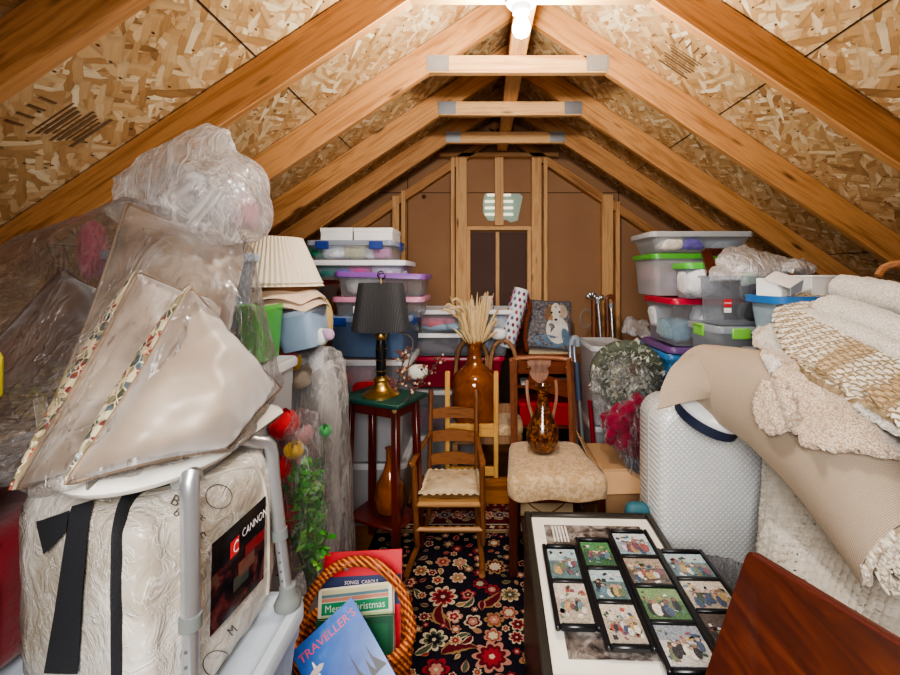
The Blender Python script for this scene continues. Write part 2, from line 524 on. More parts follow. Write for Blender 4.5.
STEEL = plain('#b9bcc0', .35, .9)
def fibreboard(name, c1, c2):
    m = NT('board_' + name); co = m.coord()
    c = m.mix(m.noise(co, 2.5, 5), lin(c1), lin(c2))
    st = m.n('ShaderNodeTexVoronoi', {'Vector': co, 'Scale': 2.3})
    c = m.mix(m.ramp(st.outputs['Distance'], [(.03, 1.0), (.07, 0.0)]), c, lin('#3a1c0e'))
    return m.done(m.bsdf(color=c, rough=.8, normal=m.bump(m.noise(co, 300, 2), .2, .002), spec=.2))
BOARD = fibreboard('brown', '#8f6c51', '#ab8564')
BOARD_DK = fibreboard('dark', '#54403a', '#655049')

# ------------------------------------------------------------------ floor, roof decks, end wall
RX, APEX, SL = .182, 3.003, .667
AN = math.atan(SL)
fm = NT('plywood_floor'); co = fm.coord()
pl = fm.n('ShaderNodeTexBrick', {'Vector': co, 'Color1': lin('#8a5a2e'), 'Color2': lin('#7a4c25'), 'Mortar': lin('#2a170a'), 'Scale': 1.0, 'Mortar Size': .003, 'Brick Width': 2.4, 'Row Height': 1.2})
g = fm.noise(fm.n('ShaderNodeMapping', {'Vector': co, 'Scale': (3, 40, 1)}).outputs[0], 1.0, 4)
FLOORM = fm.done(fm.bsdf(color=fm.mix(fm.ramp(g, [(.35, .0), (.65, .5)]), pl.outputs[0], lin('#a87242')), rough=.55))
mb = MB(); mb.box((RX, 1.6, -.03), (8.6, 5.4, .06), .002)
o = mb.build('floor', FLOORM); o['kind'] = 'structure'
SEAM = plain('#1d120a', .9)
INK = plain('#6d5338', .9)
for sd, nm in ((-1, 'ceiling_left'), (1, 'ceiling_right')):
    X = V((0, 1, 0)); Y = V((sd * math.cos(AN), 0, -math.sin(AN))); Z = X.cross(Y)
    F = Mx.Translation((RX, 0, APEX)) @ Mx((X, Y, Z)).transposed().to_4x4()
    up = 1 if Z.z > 0 else -1
    mb = MB(); mb.box((1.6, 2.73, up * .008), (5.2, 5.46, .014), .001, M=F)
    ce = mb.build(nm, OSB, M=F, smooth=False); ce['kind'] = 'structure'
    sm = MB()   # seams between the sheets run along the room, a metal clip at each mid span
    for v in (1.235, 2.47, 3.7):
        sm.box((1.6, v, -up * .0002), (5.2, .005, .002), .0003, M=F)
    sm.build('panel_seam', SEAM, ce, M=None)
    cl = MB()
    for k in range(7):
        cl.box((.155 + .61 * k - .1, 1.235, -up * .002), (.04, .03, .006), .002, M=F)
        cl.box((.155 + .61 * k - .1, 1.235, -up * .006), (.016, .05, .004), .001, M=F)
    cl.build('panel_clip', STEEL, ce)
    st = MB()   # mill stamp printed on the sheet
    y0 = 1.4 if sd < 0 else 2.05; v0 = 1.83 if sd < 0 else .9
    for k in range(9):
        st.box((y0 + .018 * k, v0, -up * .0004), (.005 + .004 * (k % 3), .17 - .02 * (k % 4), .0012), .0002, M=F)
    for k in range(4):
        st.box((y0 - .06, v0 - .06 + .04 * k, -up * .0004), (.05, .008, .0012), .0002, M=F)
    st.build('mill_stamp', INK, ce)

def frame_on(p0, p1, up):
    p0, p1 = V(p0), V(p1); x = (p1 - p0); L = x.length; x /= L
    y = V(up).cross(x).normalized(); z = x.cross(y)
    return Mx.Translation((p0 + p1) / 2) @ Mx((x, y, z)).transposed().to_4x4(), L
def beam(name, p0, p1, w, h, mat, parent, up=(0, 0, 1), b=.003):
    """timber with its own grain direction: local x runs along it"""
    F, L = frame_on(p0, p1, up)
    q = MB(); q.box((0, 0, 0), (L, w, h), b)
    o = q.build(name, mat, None, local=True)
    o.matrix_world = F
    if parent: o.parent = parent; o.matrix_parent_inverse = WM[parent.name].inverted()
    WM[o.name] = F
    return o
RH, RT = .14, .04        # rafter depth and thickness
def truss(y, tie=True):
    t = thing('roof_truss', 'pine roof truss with a collar tie', None, (RX, y, 2.5), kind='structure')
    vh = RH / math.cos(AN)
    for sd in (-1, 1):
        dirv = V((sd * math.cos(AN), 0, -math.sin(AN))); nrm = V((-sd * math.sin(AN), 0, -math.cos(AN)))
        a = V((RX, y, APEX - .003)) + nrm * RH / 2 + dirv * .01
        beam('rafter', a, a + dirv * 4.6, RT, RH, LUMBER, t, up=-nrm)
    zt = 2.53
    hw = (APEX - vh - zt) / SL
    beam('collar_tie', (RX - hw - .0, y - .001, zt + .045), (RX + hw + .0, y - .001, zt + .045), RT - .002, .09, LUMBER_PALE, t)
    for sd in (-1, 1):
        q = MB(); cx = RX + sd * (hw - .05)
        q.box((cx, y - RT/2 - .0015, zt + .048), (.115, .003, .082), .001)
        for i in range(6):
            for j in range(4):
                q.box((cx - .048 + .019 * i, y - RT/2 - .004, zt + .018 + .02 * j), (.004, .003, .01), .0008)
        q.build('nail_plate', STEEL, t)
    return t
for y in (-.15, .46, 1.07, 1.68, 2.29, 2.90, 3.51): truss(y + RT/2)
br = beam('ridge_brace', (RX - .0, -.9, 2.64), (RX - .0, 4.09, 2.64), .089, .038, LUMBER_PALE, None); br['kind'] = 'structure'
rb = beam('ridge_board', (RX, -.9, 2.9), (RX, 4.1, 2.9), .03, .14, LUMBER, None); rb['kind'] = 'structure'

# far gable wall: brown board, framed with studs
YW = 4.16
wl = thing('wall_far', None, None, (RX, YW, 0), kind='structure')
mb = MB()
hw = 4.4
mb.prism([(RX - hw, 0), (RX + hw, 0), (RX + hw, APEX - SL * hw), (RX, APEX), (RX - hw, APEX - SL * hw)], -.02, Mx.Translation((0, YW, 0)) @ Mx.Rotation(R(90), 4, 'X'))
mb.build('board_panel', BOARD, wl, smooth=False)
z_at = lambda py, d=4.12: 1.5 - (py - 275) * d / 450
x_at = lambda px, d=4.12: (px - 482) * d / 450
mb = MB()
mb.box((RX, YW - .001, z_at(192)), (3.0, .004, .006), .0005)
for px in (407, 620): mb.box((x_at(px), YW - .001, 1.2), (.006, .004, 2.4), .0005)
mb.build('board_seam', SEAM, wl)
mb = MB()
mb.box((x_at(484), YW - .004, z_at(300) + .3), (.25, .008, 1.4), .001); mb.box((x_at(514), YW - .004, z_at(300) + .3), (.27, .008, 1.4), .001)
# trimmed to the opening under the vent
mb = MB(); zt = z_at(232); mb.box((x_at(499), YW - .004, zt / 2), (x_at(530) - x_at(466), .008, zt), .001)
mb.build('dark_panel', BOARD_DK, wl)
YS = YW - .045
def stud(px, w, z0, z1, name='stud', mat=LUMBER_PALE, d=.089):
    return beam(name, (x_at(px, YS), YW - d/2 - .001, z0), (x_at(px, YS), YW - d/2 - .001, z1), w, d, mat, wl, up=(0, 1, 0))
ZH = z_at(158)
for px, w in ((453, .036), (461.5, .1), (536, .09), (545, .036)): stud(px, w, 0, ZH)
stud(499, .08, z_at(226), ZH)
stud(468.5, .036, 0, z_at(230), d=.07); stud(529, .036, 0, z_at(230), d=.07); stud(497.5, .034, 0, z_at(232), d=.05)
def zraf(px): return APEX - RH / math.cos(AN) + .03 - SL * abs(x_at(px) - RX)
stud(396.5, .06, 0, zraf(396)); stud(404, .036, 0, zraf(404)); stud(606.5, .1, 0, zraf(606)); stud(616.5, .04, 0, zraf(616))
stud(330, .09, 0, zraf(330)); stud(690, .09, 0, zraf(690))
beam('header', (x_at(466), YW - .04, z_at(228.5)), (x_at(531), YW - .04, z_at(228.5)), .07, .036, LUMBER_PALE, wl)
beam('top_plate', (x_at(440), YW - .045, ZH + .02), (x_at(558), YW - .045, ZH + .02), .089, .038, LUMBER_PALE, wl)
for sd in (-1, 1):
    dirv = V((sd * math.cos(AN), 0, -math.sin(AN))); nrm = V((-sd * math.sin(AN), 0, -math.cos(AN)))
    a = V((RX, YW - .045, APEX - .005)) + nrm * (RH + .02)
    beam('gable_rafter', a, a + dirv * 4.6, .089, .075, LUMBER, wl, up=-nrm)
# gable vent
vt = thing('gable_vent', 'pale green louvred vent let into the far gable wall', 'vent', (x_at(503), YW, z_at(207)))
def vz(py): return z_at(py)
GRN = plain('#a8c4b4', .6); SLATW = NT('vent_slat_glow')
SLATW = SLATW.done(SLATW.bsdf(color=lin('#ffffff'), rough=.6, emis=lin('#fff4d0'), emis_s=.55))  # light put into the slats: a weak warm glow of their own
poly = [(485, 193), (483, 200), (483, 212), (488, 220), (500, 221), (506, 219), (511, 222), (518, 220), (523, 196), (520, 193)]
mb = MB(); mb.prism([(x_at(a), vz(b)) for a, b in poly], .006, Mx.Translation((0, YW - .002, 0)) @ Mx.Rotation(R(90), 4, 'X'))
mb.build('vent_plate', GRN, vt, smooth=False)
mb = MB()
for py in (194.5, 201, 207.5, 214):
    mb.box((x_at(499), YW - .016, vz(py)), (.26 if py > 196 else .22, .012, .022), .003, tilt=Mx.Rotation(R(25), 3, 'X'))
mb.build('louvre', SLATW, vt)

# ceiling lamp: bare bulb in a white porcelain holder under the collar tie
lp = thing('ceiling_light', 'bare glowing bulb in a round white porcelain holder under the ridge', 'light', (.145, 1.66, 2.53))
WHITE = plain('#efefec', .35)
mb = MB(); mb.lathe([(.058, 2.527), (.06, 2.515), (.054, 2.5), (.036, 2.492), (.03, 2.465), (.02, 2.46)], 28, (.145, 1.66, 0)); mb.build('lamp_holder', WHITE, lp)
bm_ = NT('bulb_glass')
BULB = bm_.done(bm_.n('ShaderNodeEmission', {'Color': (1, .95, .88, 1), 'Strength': 820.0}))
mb = MB(); mb.lathe([(.013, 2.462), (.016, 2.452), (.026, 2.434), (.032, 2.415), (.031, 2.4), (.024, 2.386), (.012, 2.379), (.002, 2.377)], 24, (.145, 1.66, 0))
mb.build('bulb', BULB, lp)

# ------------------------------------------------------------------ light
w = bpy.data.worlds.new('world'); scene.world = w; w.use_nodes = True
w.node_tree.nodes['Background'].inputs[0].default_value = (1, .98, .96, 1); w.node_tree.nodes['Background'].inputs[1].default_value = .42
def area(name, loc, target, size, power, color=(1, .97, .93)):
    l = bpy.data.lights.new(name, 'AREA'); l.energy = power; l.size = size; l.color = color
    o = bpy.data.objects.new(name, l); COL.objects.link(o); o.location = loc
    l.spread = R(120)
    o.rotation_euler = (V(target) - V(loc)).to_track_quat('-Z', 'Y').to_euler()
    return o
mb = MB(); mb.prism([(RX - hw, 0), (RX + hw, 0), (RX + hw, APEX - SL * hw), (RX, APEX), (RX - hw, APEX - SL * hw)], .02, Mx.Translation((0, -.99, 0)) @ Mx.Rotation(R(90), 4, 'X'))
o = mb.build('wall_back', BOARD, smooth=False); o['kind'] = 'structure'
area('camera_side_fill', (-.1, -.4, 1.7), (.1, 2, .3), .8, 17)  # broad fill lamp added behind the camera to brighten the foreground
scene.cycles.transparent_max_bounces = 40
scene.cycles.max_bounces = 8
scene.cycles.sample_clamp_indirect = 6
scene.view_settings.view_transform = 'AgX'
scene.view_settings.look = 'AgX - Medium High Contrast'
scene.view_settings.exposure = 0.88
# ------------------------------------------------------------------ storage bins
CLEAR = glassy('clear', '#e6ecf4', .2)
CLEARB = glassy('blue_clear', '#a9bed6', .5)
FROST = glassy('frosted', '#e9edf3', .5)
GREYC = glassy('grey_clear', '#dde4ec', .26)
LIDW = glassy('white_lid', '#eceef2', .85)
def opaq(h, r=.35): return plain(h, r, 0, .5)
def bin_(name, label, x0, x1, y0, y1, z0, z1, body=CLEAR, lid=None, latch=None, rz=0, taper=.92, group=None, cat='storage bin', tilt=None, sticker=None):
    """lidded storage box standing at z0..z1; parts: body, lid, latches"""
    w, d, h = x1 - x0, y1 - y0, z1 - z0
    t = thing(name, label, cat, ((x0 + x1) / 2, (y0 + y1) / 2, z0), R(rz), group)
    lh = .02 if lid else 0
    hb = h - lh; r = min(.035, w * .2, d * .2)
    a, b = w - .03, d - .03
    mb = MB()
    mb.loft([rrect(a * taper, b * taper, r, 4, 0), rrect(a * (taper + (1 - taper) * .12), b * (taper + (1 - taper) * .12), r, 4, .004), rrect(a * .985, b * .985, r, 4, hb * .86), rrect(a, b, r, 4, hb * .88), rrect(a, b, r, 4, hb - .004), rrect(a + .022, b + .022, r + .008, 4, hb - .003), rrect(a + .022, b + .022, r + .008, 4, hb - .014)], (True, False))
    mb.build('body', body, t, local=True)
    if lid:
        mb = MB()
        mb.loft([rrect(w, d, r + .01, 4, hb - .012), rrect(w + .002, d + .002, r + .01, 4, hb + .01), rrect(w - .012, d - .012, r, 4, hb + lh), rrect(w - .04, d - .04, r, 4, hb + lh), rrect(w - .056, d - .056, r, 4, hb + lh - .008)], (False, True), M=(Mx.Translation((-w/2, 0, hb)) @ Mx.Rotation(R(tilt), 4, 'Y') @ Mx.Translation((w/2, 0, -hb))) if tilt else None)
        mb.build('lid', lid, t, local=True)
    if latch:
        lw = min(.1, d * .35)
        for sx in (-1, 1):
            q = MB(); q.box((sx * (w / 2 + .004), 0, hb - .012), (.012, lw, .055), .004); q.box((sx * (w/2 + .001), 0, hb + .014), (.03, lw * .9, .008), .003)
            q.build('latch', latch, t, local=True)
        if w > .45:
            for sx in (-.3, .3):
                q = MB(); q.box((sx * w, -d / 2 - .004, hb - .012), (.085, .012, .05), .004); q.build('latch', latch, t, local=True)
    if sticker:
        q = MB(); q.box((sticker[0] * w, -d / 2 * .985 - .0035 + .012, hb * sticker[1]), (sticker[2], .002, sticker[3]), .0005)
        q.build('paper_label', plain(sticker[4], .6), t, local=True)
    return t
def px_bin(name, label, a, b, top, bot, d, D, **k):
    """bin whose front face fills these photo pixels at distance d"""
    pa, pb = P(a, top, d), P(b, bot, d)
    return bin_(name, label, pa.x, pb.x, d, d + D, pb.z, pa.z, **k)
def cargo(t, items, size):
    """loose things inside a box t: (name, label, category, colour, x, y, z, w, d, h)"""
    for name, label, cat, colr, x, y, z, w, d, h in items:
        q = MB(); c = WM[t.name] @ V((x * size[0], y * size[1], z * size[2] + h * size[2] / 2 + .008))
        q.soft(c, (w * size[0], d * size[1], h * size[2]), .55, nz=.14, ns=16, seed=rnd.randint(1, 90), seg=18)
        solo(q, name, cloth(colr, .5, 30), label, cat)
def sz(x0, x1, d, top, bot, D): a, b = P(x0, top, d), P(x1, bot, d); return (b.x - a.x, D, a.z - b.z)

# far left stack, floor to rafters
bin_('storage_tote', 'grey lidded tote on the floor, bottom of the far left stack', -1.1, -.45, 2.66, 3.1, 0, .38, FROST, LIDW)
bin_('storage_tote', 'grey lidded tote second from the floor in the far left stack', -1.1, -.45, 2.66, 3.1, .385, .735, FROST, LIDW)
tb = bin_('storage_bin', 'see-through bin of red decorations behind the brass lamp', -.98, -.42, 2.64, 3.08, .74, 1.0, CLEAR, LIDW)
cargo(tb, [('garland', 'shiny red garland heaped in the bin behind the lamp stem', 'garland', '#b3161c', .08, -.3, .02, .5, .35, .5), ('folded_cloth', 'dusky pink cloth in the bin behind the lamp stem', 'cloth', '#a4757a', -.15, -.2, .3, .5, .5, .5)], (.56, .44, .26))
tb = bin_('storage_bin', 'blue tinted bin with dark blue latches behind the black lamp', -.93, -.42, 2.68, 3.1, 1.005, 1.25, glassy('blue_tub', '#7f9cc4', .62), glassy('blue_lid', '#a9c4e4', .8), opaq('#1c3f9a'), rz=-8)
cargo(tb, [('folded_cloth', 'slate blue cloth folded inside the blue tinted bin', 'cloth', '#5b6f92', 0, -.1, .02, .8, .6, .7)], (.5, .42, .25))
tb = px_bin('storage_bin', 'clear bin with a pink lid and white paper label left of the black lampshade', 330, 424, 297, 318, 2.75, .4, body=CLEAR, lid=opaq('#c98aa6'), sticker=(-.12, .45, .16, .045, '#e8e6e6'))
tb = px_bin('storage_bin', 'clear bin under the crooked purple lid, left stack', 333, 425, 271, 296.7, 2.75, .42, body=CLEAR, lid=opaq('#8b5ab0'), tilt=2)
s_ = sz(333, 425, 2.75, 271, 296, .42)
cargo(tb, [('gift_wrap', 'pale printed gift wrap inside the bin with the purple lid', 'wrapping paper', '#d8cfc6', -.2, -.25, .02, .4, .3, .75), ('folded_cloth', 'dusty pink cloth in the bin with the purple lid', 'cloth', '#c78f98', .1, -.2, .02, .3, .4, .6)], s_)
for i in range(3):
    bin_('storage_tote', ['plain grey tote at the very bottom beside the left eave stack', 'plain grey tote, middle of the left eave stack', 'plain grey tote, upper one of the left eave stack'][i], -1.5, -1.12, 2.7, 3.15, .445 * i, .44 + .445 * i, GREYC, LIDW)
tb = px_bin('storage_bin', 'clear bin with a bright red lid behind the pleated cream lampshade', 243, 326, 280, 301, 2.9, .36, body=CLEAR, lid=opaq('#b71f3c'))
tb = px_bin('underbed_box', 'long clear box with a white lid, second from the top of the left stack', 308, 405, 260, 280, 2.76, .48, body=CLEAR, lid=plain('#e9ebf2', .3), taper=.9)
s_ = sz(308, 405, 2.76, 260, 280, .48)
cargo(tb, [('folded_cloth', 'dark teal cloth at the left end of the white lidded box', 'cloth', '#3b7d78', -.32, -.2, .02, .3, .5, .7), ('folded_cloth', 'bright pink cloth in the middle of the white lidded box', 'cloth', '#c04a92', .0, -.25, .02, .3, .4, .65), ('folded_cloth', 'pale lilac cloth at the right end of the white lidded box', 'cloth', '#d2c6d6', .28, -.2, .02, .35, .5, .7), ('folded_cloth', 'violet cloth between teal and pink in the white lidded box', 'cloth', '#5f55b5', -.14, -.3, .02, .2, .3, .5)], s_)
tb = px_bin('underbed_box', 'clear lidded box with one blue latch, top of the left stack', 304, 394, 240, 260, 2.8, .46, body=CLEAR, lid=glassy('pale_lid', '#c9d3e2', .6), latch=opaq('#27408f'), taper=.9)
s_ = sz(304, 394, 2.8, 240, 260, .46)
cargo(tb, [('folded_cloth', 'green cloth at the left end of the topmost clear box', 'cloth', '#1f7a5a', -.4, -.2, .02, .2, .5, .75), ('tissue_paper', 'crumpled white tissue in the topmost clear box', 'tissue paper', '#e2e6ec', -.2, -.25, .02, .3, .4, .7), ('woven_basket', 'pale straw basket in the topmost clear box', 'basket', '#cfc9a6', .03, -.28, .02, .3, .3, .7), ('glass_ornament', 'white round ornament in the topmost clear box', 'ornament', '#f0eeee', .2, -.3, .02, .12, .2, .55), ('silk_flower', 'pink silk flower in the topmost clear box', 'flower', '#d189b0', .34, -.28, .02, .2, .3, .6)], s_)
for k, (a, b) in enumerate(((319.5, 352), (353, 392.5))):
    pa, pb = P(a, 227.5, 2.85), P(b, 240, 2.85); t = thing('white_box', ['left of two white cardboard boxes topping the left stack', 'right of two white cardboard boxes topping the left stack'][k], 'box', ((pa.x + pb.x) / 2, 3.0, pb.z))
    mb = MB(); mb.box(((pa.x + pb.x)/2, 3.0, (pa.z + pb.z)/2 - .01), (pb.x - pa.x - .006, .28, pa.z - pb.z - .02), .002); mb.build('box_base', WHITE, t)
    mb = MB(); mb.box(((pa.x + pb.x)/2, 3.0, pa.z - .014), (pb.x - pa.x, .286, .028), .002); mb.build('lid', WHITE, t)

# middle stack in front of the gable wall
bin_('storage_tote', 'pale lidded bin on the floor behind the small rocking chair', -.6, .02, 3.34, 3.8, 0, .3, FROST, LIDW)
tb = bin_('storage_bin', 'pale lidded bin second from the floor behind the small rocking chair', -.6, .02, 3.34, 3.8, .305, .64, CLEAR, LIDW)
cargo(tb, [('folded_cloth', 'plum coloured cloth in the bin behind the rocking chair', 'cloth', '#7a4a5c', -.2, -.2, .02, .5, .5, .5), ('folded_cloth', 'white cloth in the bin behind the rocking chair', 'cloth', '#dfe0e4', .2, -.2, .02, .4, .5, .6)], (.62, .46, .33))
px_bin('storage_tote', 'dark red opaque tote under the grey bin behind the amber bottle', 408, 505, 357, 388, 3.38, .48, body=opaq('#8e1230', .3), lid=opaq('#a8173a', .3))
tb = px_bin('underbed_box', 'grey filled clear box with a white lid above the dark red tote', 408, 512, 333.5, 356.5, 3.36, .5, body=CLEAR, lid=plain('#eef1f5', .3))
s_ = sz(408, 512, 3.36, 333, 356, .5)
cargo(tb, [('folded_cloth', 'grey brown cloth filling the box above the red tote', 'cloth', '#7d7478', -.15, -.25, .02, .6, .4, .65), ('folded_cloth', 'steel grey cloth in the box above the red tote', 'cloth', '#8d949e', .3, -.25, .02, .3, .4, .6)], s_)
tb = px_bin('underbed_box', 'clear box with pink contents, topmost behind the dried grasses', 413, 516, 310, 333, 3.38, .48, body=CLEAR, lid=plain('#e6eaf2', .3))
s_ = sz(413, 516, 3.38, 310, 333, .48)
cargo(tb, [('folded_cloth', 'rose pink cloth in the box behind the dried grasses', 'cloth', '#d77f8d', -.27, -.28, .12, .36, .35, .5), ('folded_cloth', 'pale blue cloth in the box behind the dried grasses', 'cloth', '#9db9d0', -.1, -.25, .02, .7, .4, .35), ('folded_cloth', 'navy cloth in the box behind the dried grasses', 'cloth', '#4c5a86', .08, -.28, .2, .25, .35, .45), ('folded_cloth', 'silver grey cloth at the right end behind the dried grasses', 'cloth', '#b9c0ca', .35, -.26, .02, .25, .4, .7)], s_)

# right stack under the rafters (left ends and fronts face the aisle)
bin_('storage_tote', 'grey lidded tote on the floor, bottom of the right stack', 1.0, 1.6, 2.45, 3.1, 0, .4, FROST, LIDW)
bin_('storage_tote', 'grey lidded tote second from the floor in the right stack', 1.0, 1.6, 2.45, 3.1, .405, .8, FROST, LIDW)
bin_('storage_tote', 'deep blue tote low in the right stack beside the rug roll', 1.02, 1.62, 2.48, 3.05, .805, 1.06, opaq('#3f7fb5', .3), opaq('#3a78b4', .3))
tb = bin_('storage_bin', 'clear bin with a purple lid below the red lidded one, right stack', 1.03, 1.6, 2.47, 2.93, 1.065, 1.1, FROST, opaq('#6a4a83'))
tb = bin_('storage_bin', 'clear bin with a crimson lid in the right stack', 1.04, 1.6, 2.46, 2.92, 1.105, 1.37, CLEAR, opaq('#b5173a'))
cargo(tb, [('folded_cloth', 'sea blue cloth in the crimson lidded bin', 'cloth', '#7fa3b4', -.35, -.1, .02, .25, .6, .5), ('paper_sheet', 'white paper stack in the crimson lidded bin', 'paper', '#dfe3e6', -.38, .25, .25, .2, .3, .5), ('plush_toy', 'white plush toy against the crimson lidded bin front', 'toy', '#ecebe8', -.1, -.35, .02, .3, .25, .8)], (.56, .46, .265))
tb = bin_('storage_bin', 'tall clear bin with a green lid beside the gable stud', 1.026, 1.5, 2.7, 3.1, 1.375, 1.63, FROST, opaq('#4fa03c'))
cargo(tb, [('folded_cloth', 'salmon pink cloth seen in the bin beside the gable stud', 'cloth', '#d99a9c', -.38, 0, .3, .15, .6, .45), ('folded_cloth', 'lilac grey cloth in the bin beside the gable stud', 'cloth', '#b4a9bd', 0, -.2, .02, .5, .4, .6)], (.47, .4, .25))
tb = bin_('storage_bin', 'narrow clear bin with a green lid and white papers, right stack', 1.075, 1.42, 2.36, 2.58, 1.375, 1.565, CLEAR, opaq('#58b545'))
cargo(tb, [('paper_stack', 'white papers standing in the narrow green lidded bin', 'paper', '#e9ebef', -.2, -.1, .02, .45, .7, .75)], (.38, .3, .2))
tb = bin_('underbed_box', 'long grey see-through box crowning the right stack', 1.0, 1.62, 2.66, 3.06, 1.635, 1.76, GREYC, glassy('grey_lid', '#cfd2d6', .8), taper=.86)
cargo(tb, [('ornament', 'white and orange figurines in the long crowning box', 'ornament', '#e6d9cf', -.28, -.3, .02, .25, .3, .7), ('folded_cloth', 'violet blue cloth in the long crowning box', 'cloth', '#6a5fa8', -.08, -.3, .02, .25, .3, .7), ('folded_cloth', 'grey cloth in the long crowning box', 'cloth', '#8f97a4', .22, -.2, .02, .4, .5, .6)], (.62, .4, .13))
# nearer right stack
bin_('storage_tote', 'grey tote on the floor behind the white suitcase', 1.08, 1.6, 2.02, 2.36, 0, .5, FROST, LIDW)
bin_('storage_tote', 'grey tote above the floor tote behind the white suitcase', 1.08, 1.6, 2.02, 2.36, .505, .98, FROST, LIDW)
bin_('storage_bin', 'grey lidded bin with green latches under the big bin of shoes', 1.08, 1.62, 2.065, 2.4, .985, 1.262, GREYC, glassy('steel_lid', '#aab4bd', .8), opaq('#7cc24d'))
tb = bin_('storage_bin', 'big open clear bin of dark shoes with a red store label', 1.10, 1.42, 2.075, 2.34, 1.265, 1.50, glassy('shoe_bin', '#dde4ec', .12), None)
W_ = WM[tb.name]
mb = MB(); mb.box((-.125, -.129, .105), (.036, .003, .036), .0008); mb.box((-.125, -.1285, .072), (.034, .003, .022), .0008, mat=WHITE)
mb.text('STORE', .011, Mx.Translation((-.125, -.1312, .105)) @ Mx.Rotation(R(90), 4, 'X'), WHITE)
o = mb.build('store_label', plain('#c41f2c', .5), tb, local=True)
cargo(tb, [('shoe', 'dark grey shoe at the left of the big open bin', 'shoe', '#41464f', .06, -.3, .42, .30, .3, .42), ('shoe', 'black shoe at the bottom of the big open bin', 'shoe', '#2f3238', .10, -.3, .04, .5, .3, .38), ('sock_roll', 'cream sock roll between shoes in the big open bin', 'socks', '#d5cfbf', .24, -.38, .32, .13, .16, .3), ('glass_jar', 'pale green jar at the top of the big open bin', 'jar', '#aab9ae', .0, -.32, .72, .2, .22, .3), ('shoe', 'blue grey shoe at the right of the big open bin', 'shoe', '#4a5668', .3, -.25, .45, .3, .35, .42)], (.32, .27, .235))
# ------------------------------------------------------------------ left foreground: shower seat, bedding bag, cushions in film
LIDG = plain('#a9b2bb', .35); TOTEG = plain('#8d97a2', .4)
def big_tote(label, x0, x1, y0, y1, z0, z1):
    t = thing('storage_tote', label, 'storage tote', ((x0+x1)/2, (y0+y1)/2, z0)); w, d, h = x1-x0, y1-y0, z1-z0
    mb = MB(); mb.loft([rrect(w*.9, d*.9, .05, 5, 0), rrect(w*.96, d*.96, .05, 5, h - .08), rrect(w*.975, d*.975, .05, 5, h - .075), rrect(w*.975, d*.975, .05, 5, h - .03)], (True, False))
    for k in range(7): mb.box((w*.47, -d*.36 + k*d*.12, h*.45), (.012, .03, h*.7), .004)
    mb.build('body', TOTEG, t, local=True)
    mb = MB(); mb.loft([rrect(w, d, .06, 6, h-.035), rrect(w, d, .06, 6, h-.012), rrect(w-.012, d-.012, .056, 6, h-.002), rrect(w-.05, d-.05, .045, 6, h), rrect(w-.075, d-.075, .04, 6, h-.012)], (False, True))
    mb.build('lid', LIDG, t, local=True)
    return t
big_tote('grey lidded tote on the floor under the shower seat tote', -1.3, -.46, .5, 1.15, 0, .335)
big_tote('grey plastic tote with a rounded lid carrying the shower seat', -1.3, -.44, .5, 1.16, .34, .69)

# white shower seat on aluminium legs
ALU = plain('#b9bcbf', .3, .75); RUB = plain('#6b706e', .7)
SEATW = plain('#e6e3da', .3, var=.05)
ss = thing('shower_seat', 'white plastic shower seat on aluminium legs under the bagged cushions', 'shower seat', (-.76, 1.0, .69))
ZS = 1.128
outl = [(-.585, 1.19), (-.58, 1.02), (-.578, .93), (-.605, .845), (-.67, .805), (-.76, .845), (-.87, .93), (-.95, 1.03), (-.97, 1.15), (-.94, 1.21), (-.76, 1.22), (-.6, 1.22)]
ring = spline([V((x, y, ZS)) for x, y in outl + outl[:1]], 61)[:-1]
mb = MB()
mb.tube(ring, .046, 12, True, flat=.4)
for p in ((-.668, .805, ZS + .014),): mb.box(p, (.004, .09, .012), .001, mat=plain('#6b6860', .6))
mb.prism([(p.x, p.y) for p in ring], .012, Mx.Translation((0, 0, ZS - .014)))
mb.build('seat', SEATW, ss)
mb = MB()
mb.tube(spline([(-.585, .86, 1.1), (-.58, .95, 1.1), (-.585, 1.12, 1.1)], 10), .012, 8); mb.tube(spline([(-.99, .83, 1.095), (-.99, 1.16, 1.095)], 6), .012, 8); mb.tube([(-.99, .9, 1.098), (-.585, .9, 1.098)], .012, 8); mb.tube([(-.99, 1.1, 1.098), (-.585, 1.1, 1.098)], .012, 8)
mb.build('seat_frame', ALU, ss)
def legpart(top, bend, foot):
    top, bend, foot = V(top), V(bend), V(foot)
    mb = MB(); up = [top] + spline([top * .55 + bend * .45, bend, bend * .8 + foot * .2], 7) + [bend * .45 + foot * .55]
    mb.tube(up, .0155, 14)
    lo = MB(); a = bend * .45 + foot * .55
    mb.tube([a, foot + V((0, 0, .02))], .0135, 14)
    dr = (a - foot).normalized()
    for k in range(5):
        pos = a.lerp(foot, .22 + .13 * k); mb.ico(pos + V((.0, -.0132, 0)), .0035, 1, mat=plain('#4c4f52', .5))
    o = mb.build('leg', ALU, ss)
    q = MB(); q.tube([a + dr * .012, a - dr * .012], .0185, 14); q.build('collar', RUB, o)
    q = MB(); M_ = Mx.Translation(foot); q.lathe([(.031, 0), (.032, .008), (.026, .02), (.02, .03), (.019, .05), (.014, .052)], 18, foot); q.build('rubber_foot', RUB, o)
legpart(P(187, 466, .8) + V((0, .02, -.025)), P(190, 480, .8), P(191, 736, .8))
legpart(P(255, 447, 1.06) + V((-.03, 0, .02)), P(270, 446, 1.10), V((-.475, 1.1, .692)))
legpart((-.98, 1.12, 1.1), (-.985, 1.12, 1.06), (-.99, 1.12, .692))
legpart((-.98, .84, 1.1), (-.985, .84, 1.06), (-.99, .82, .692))

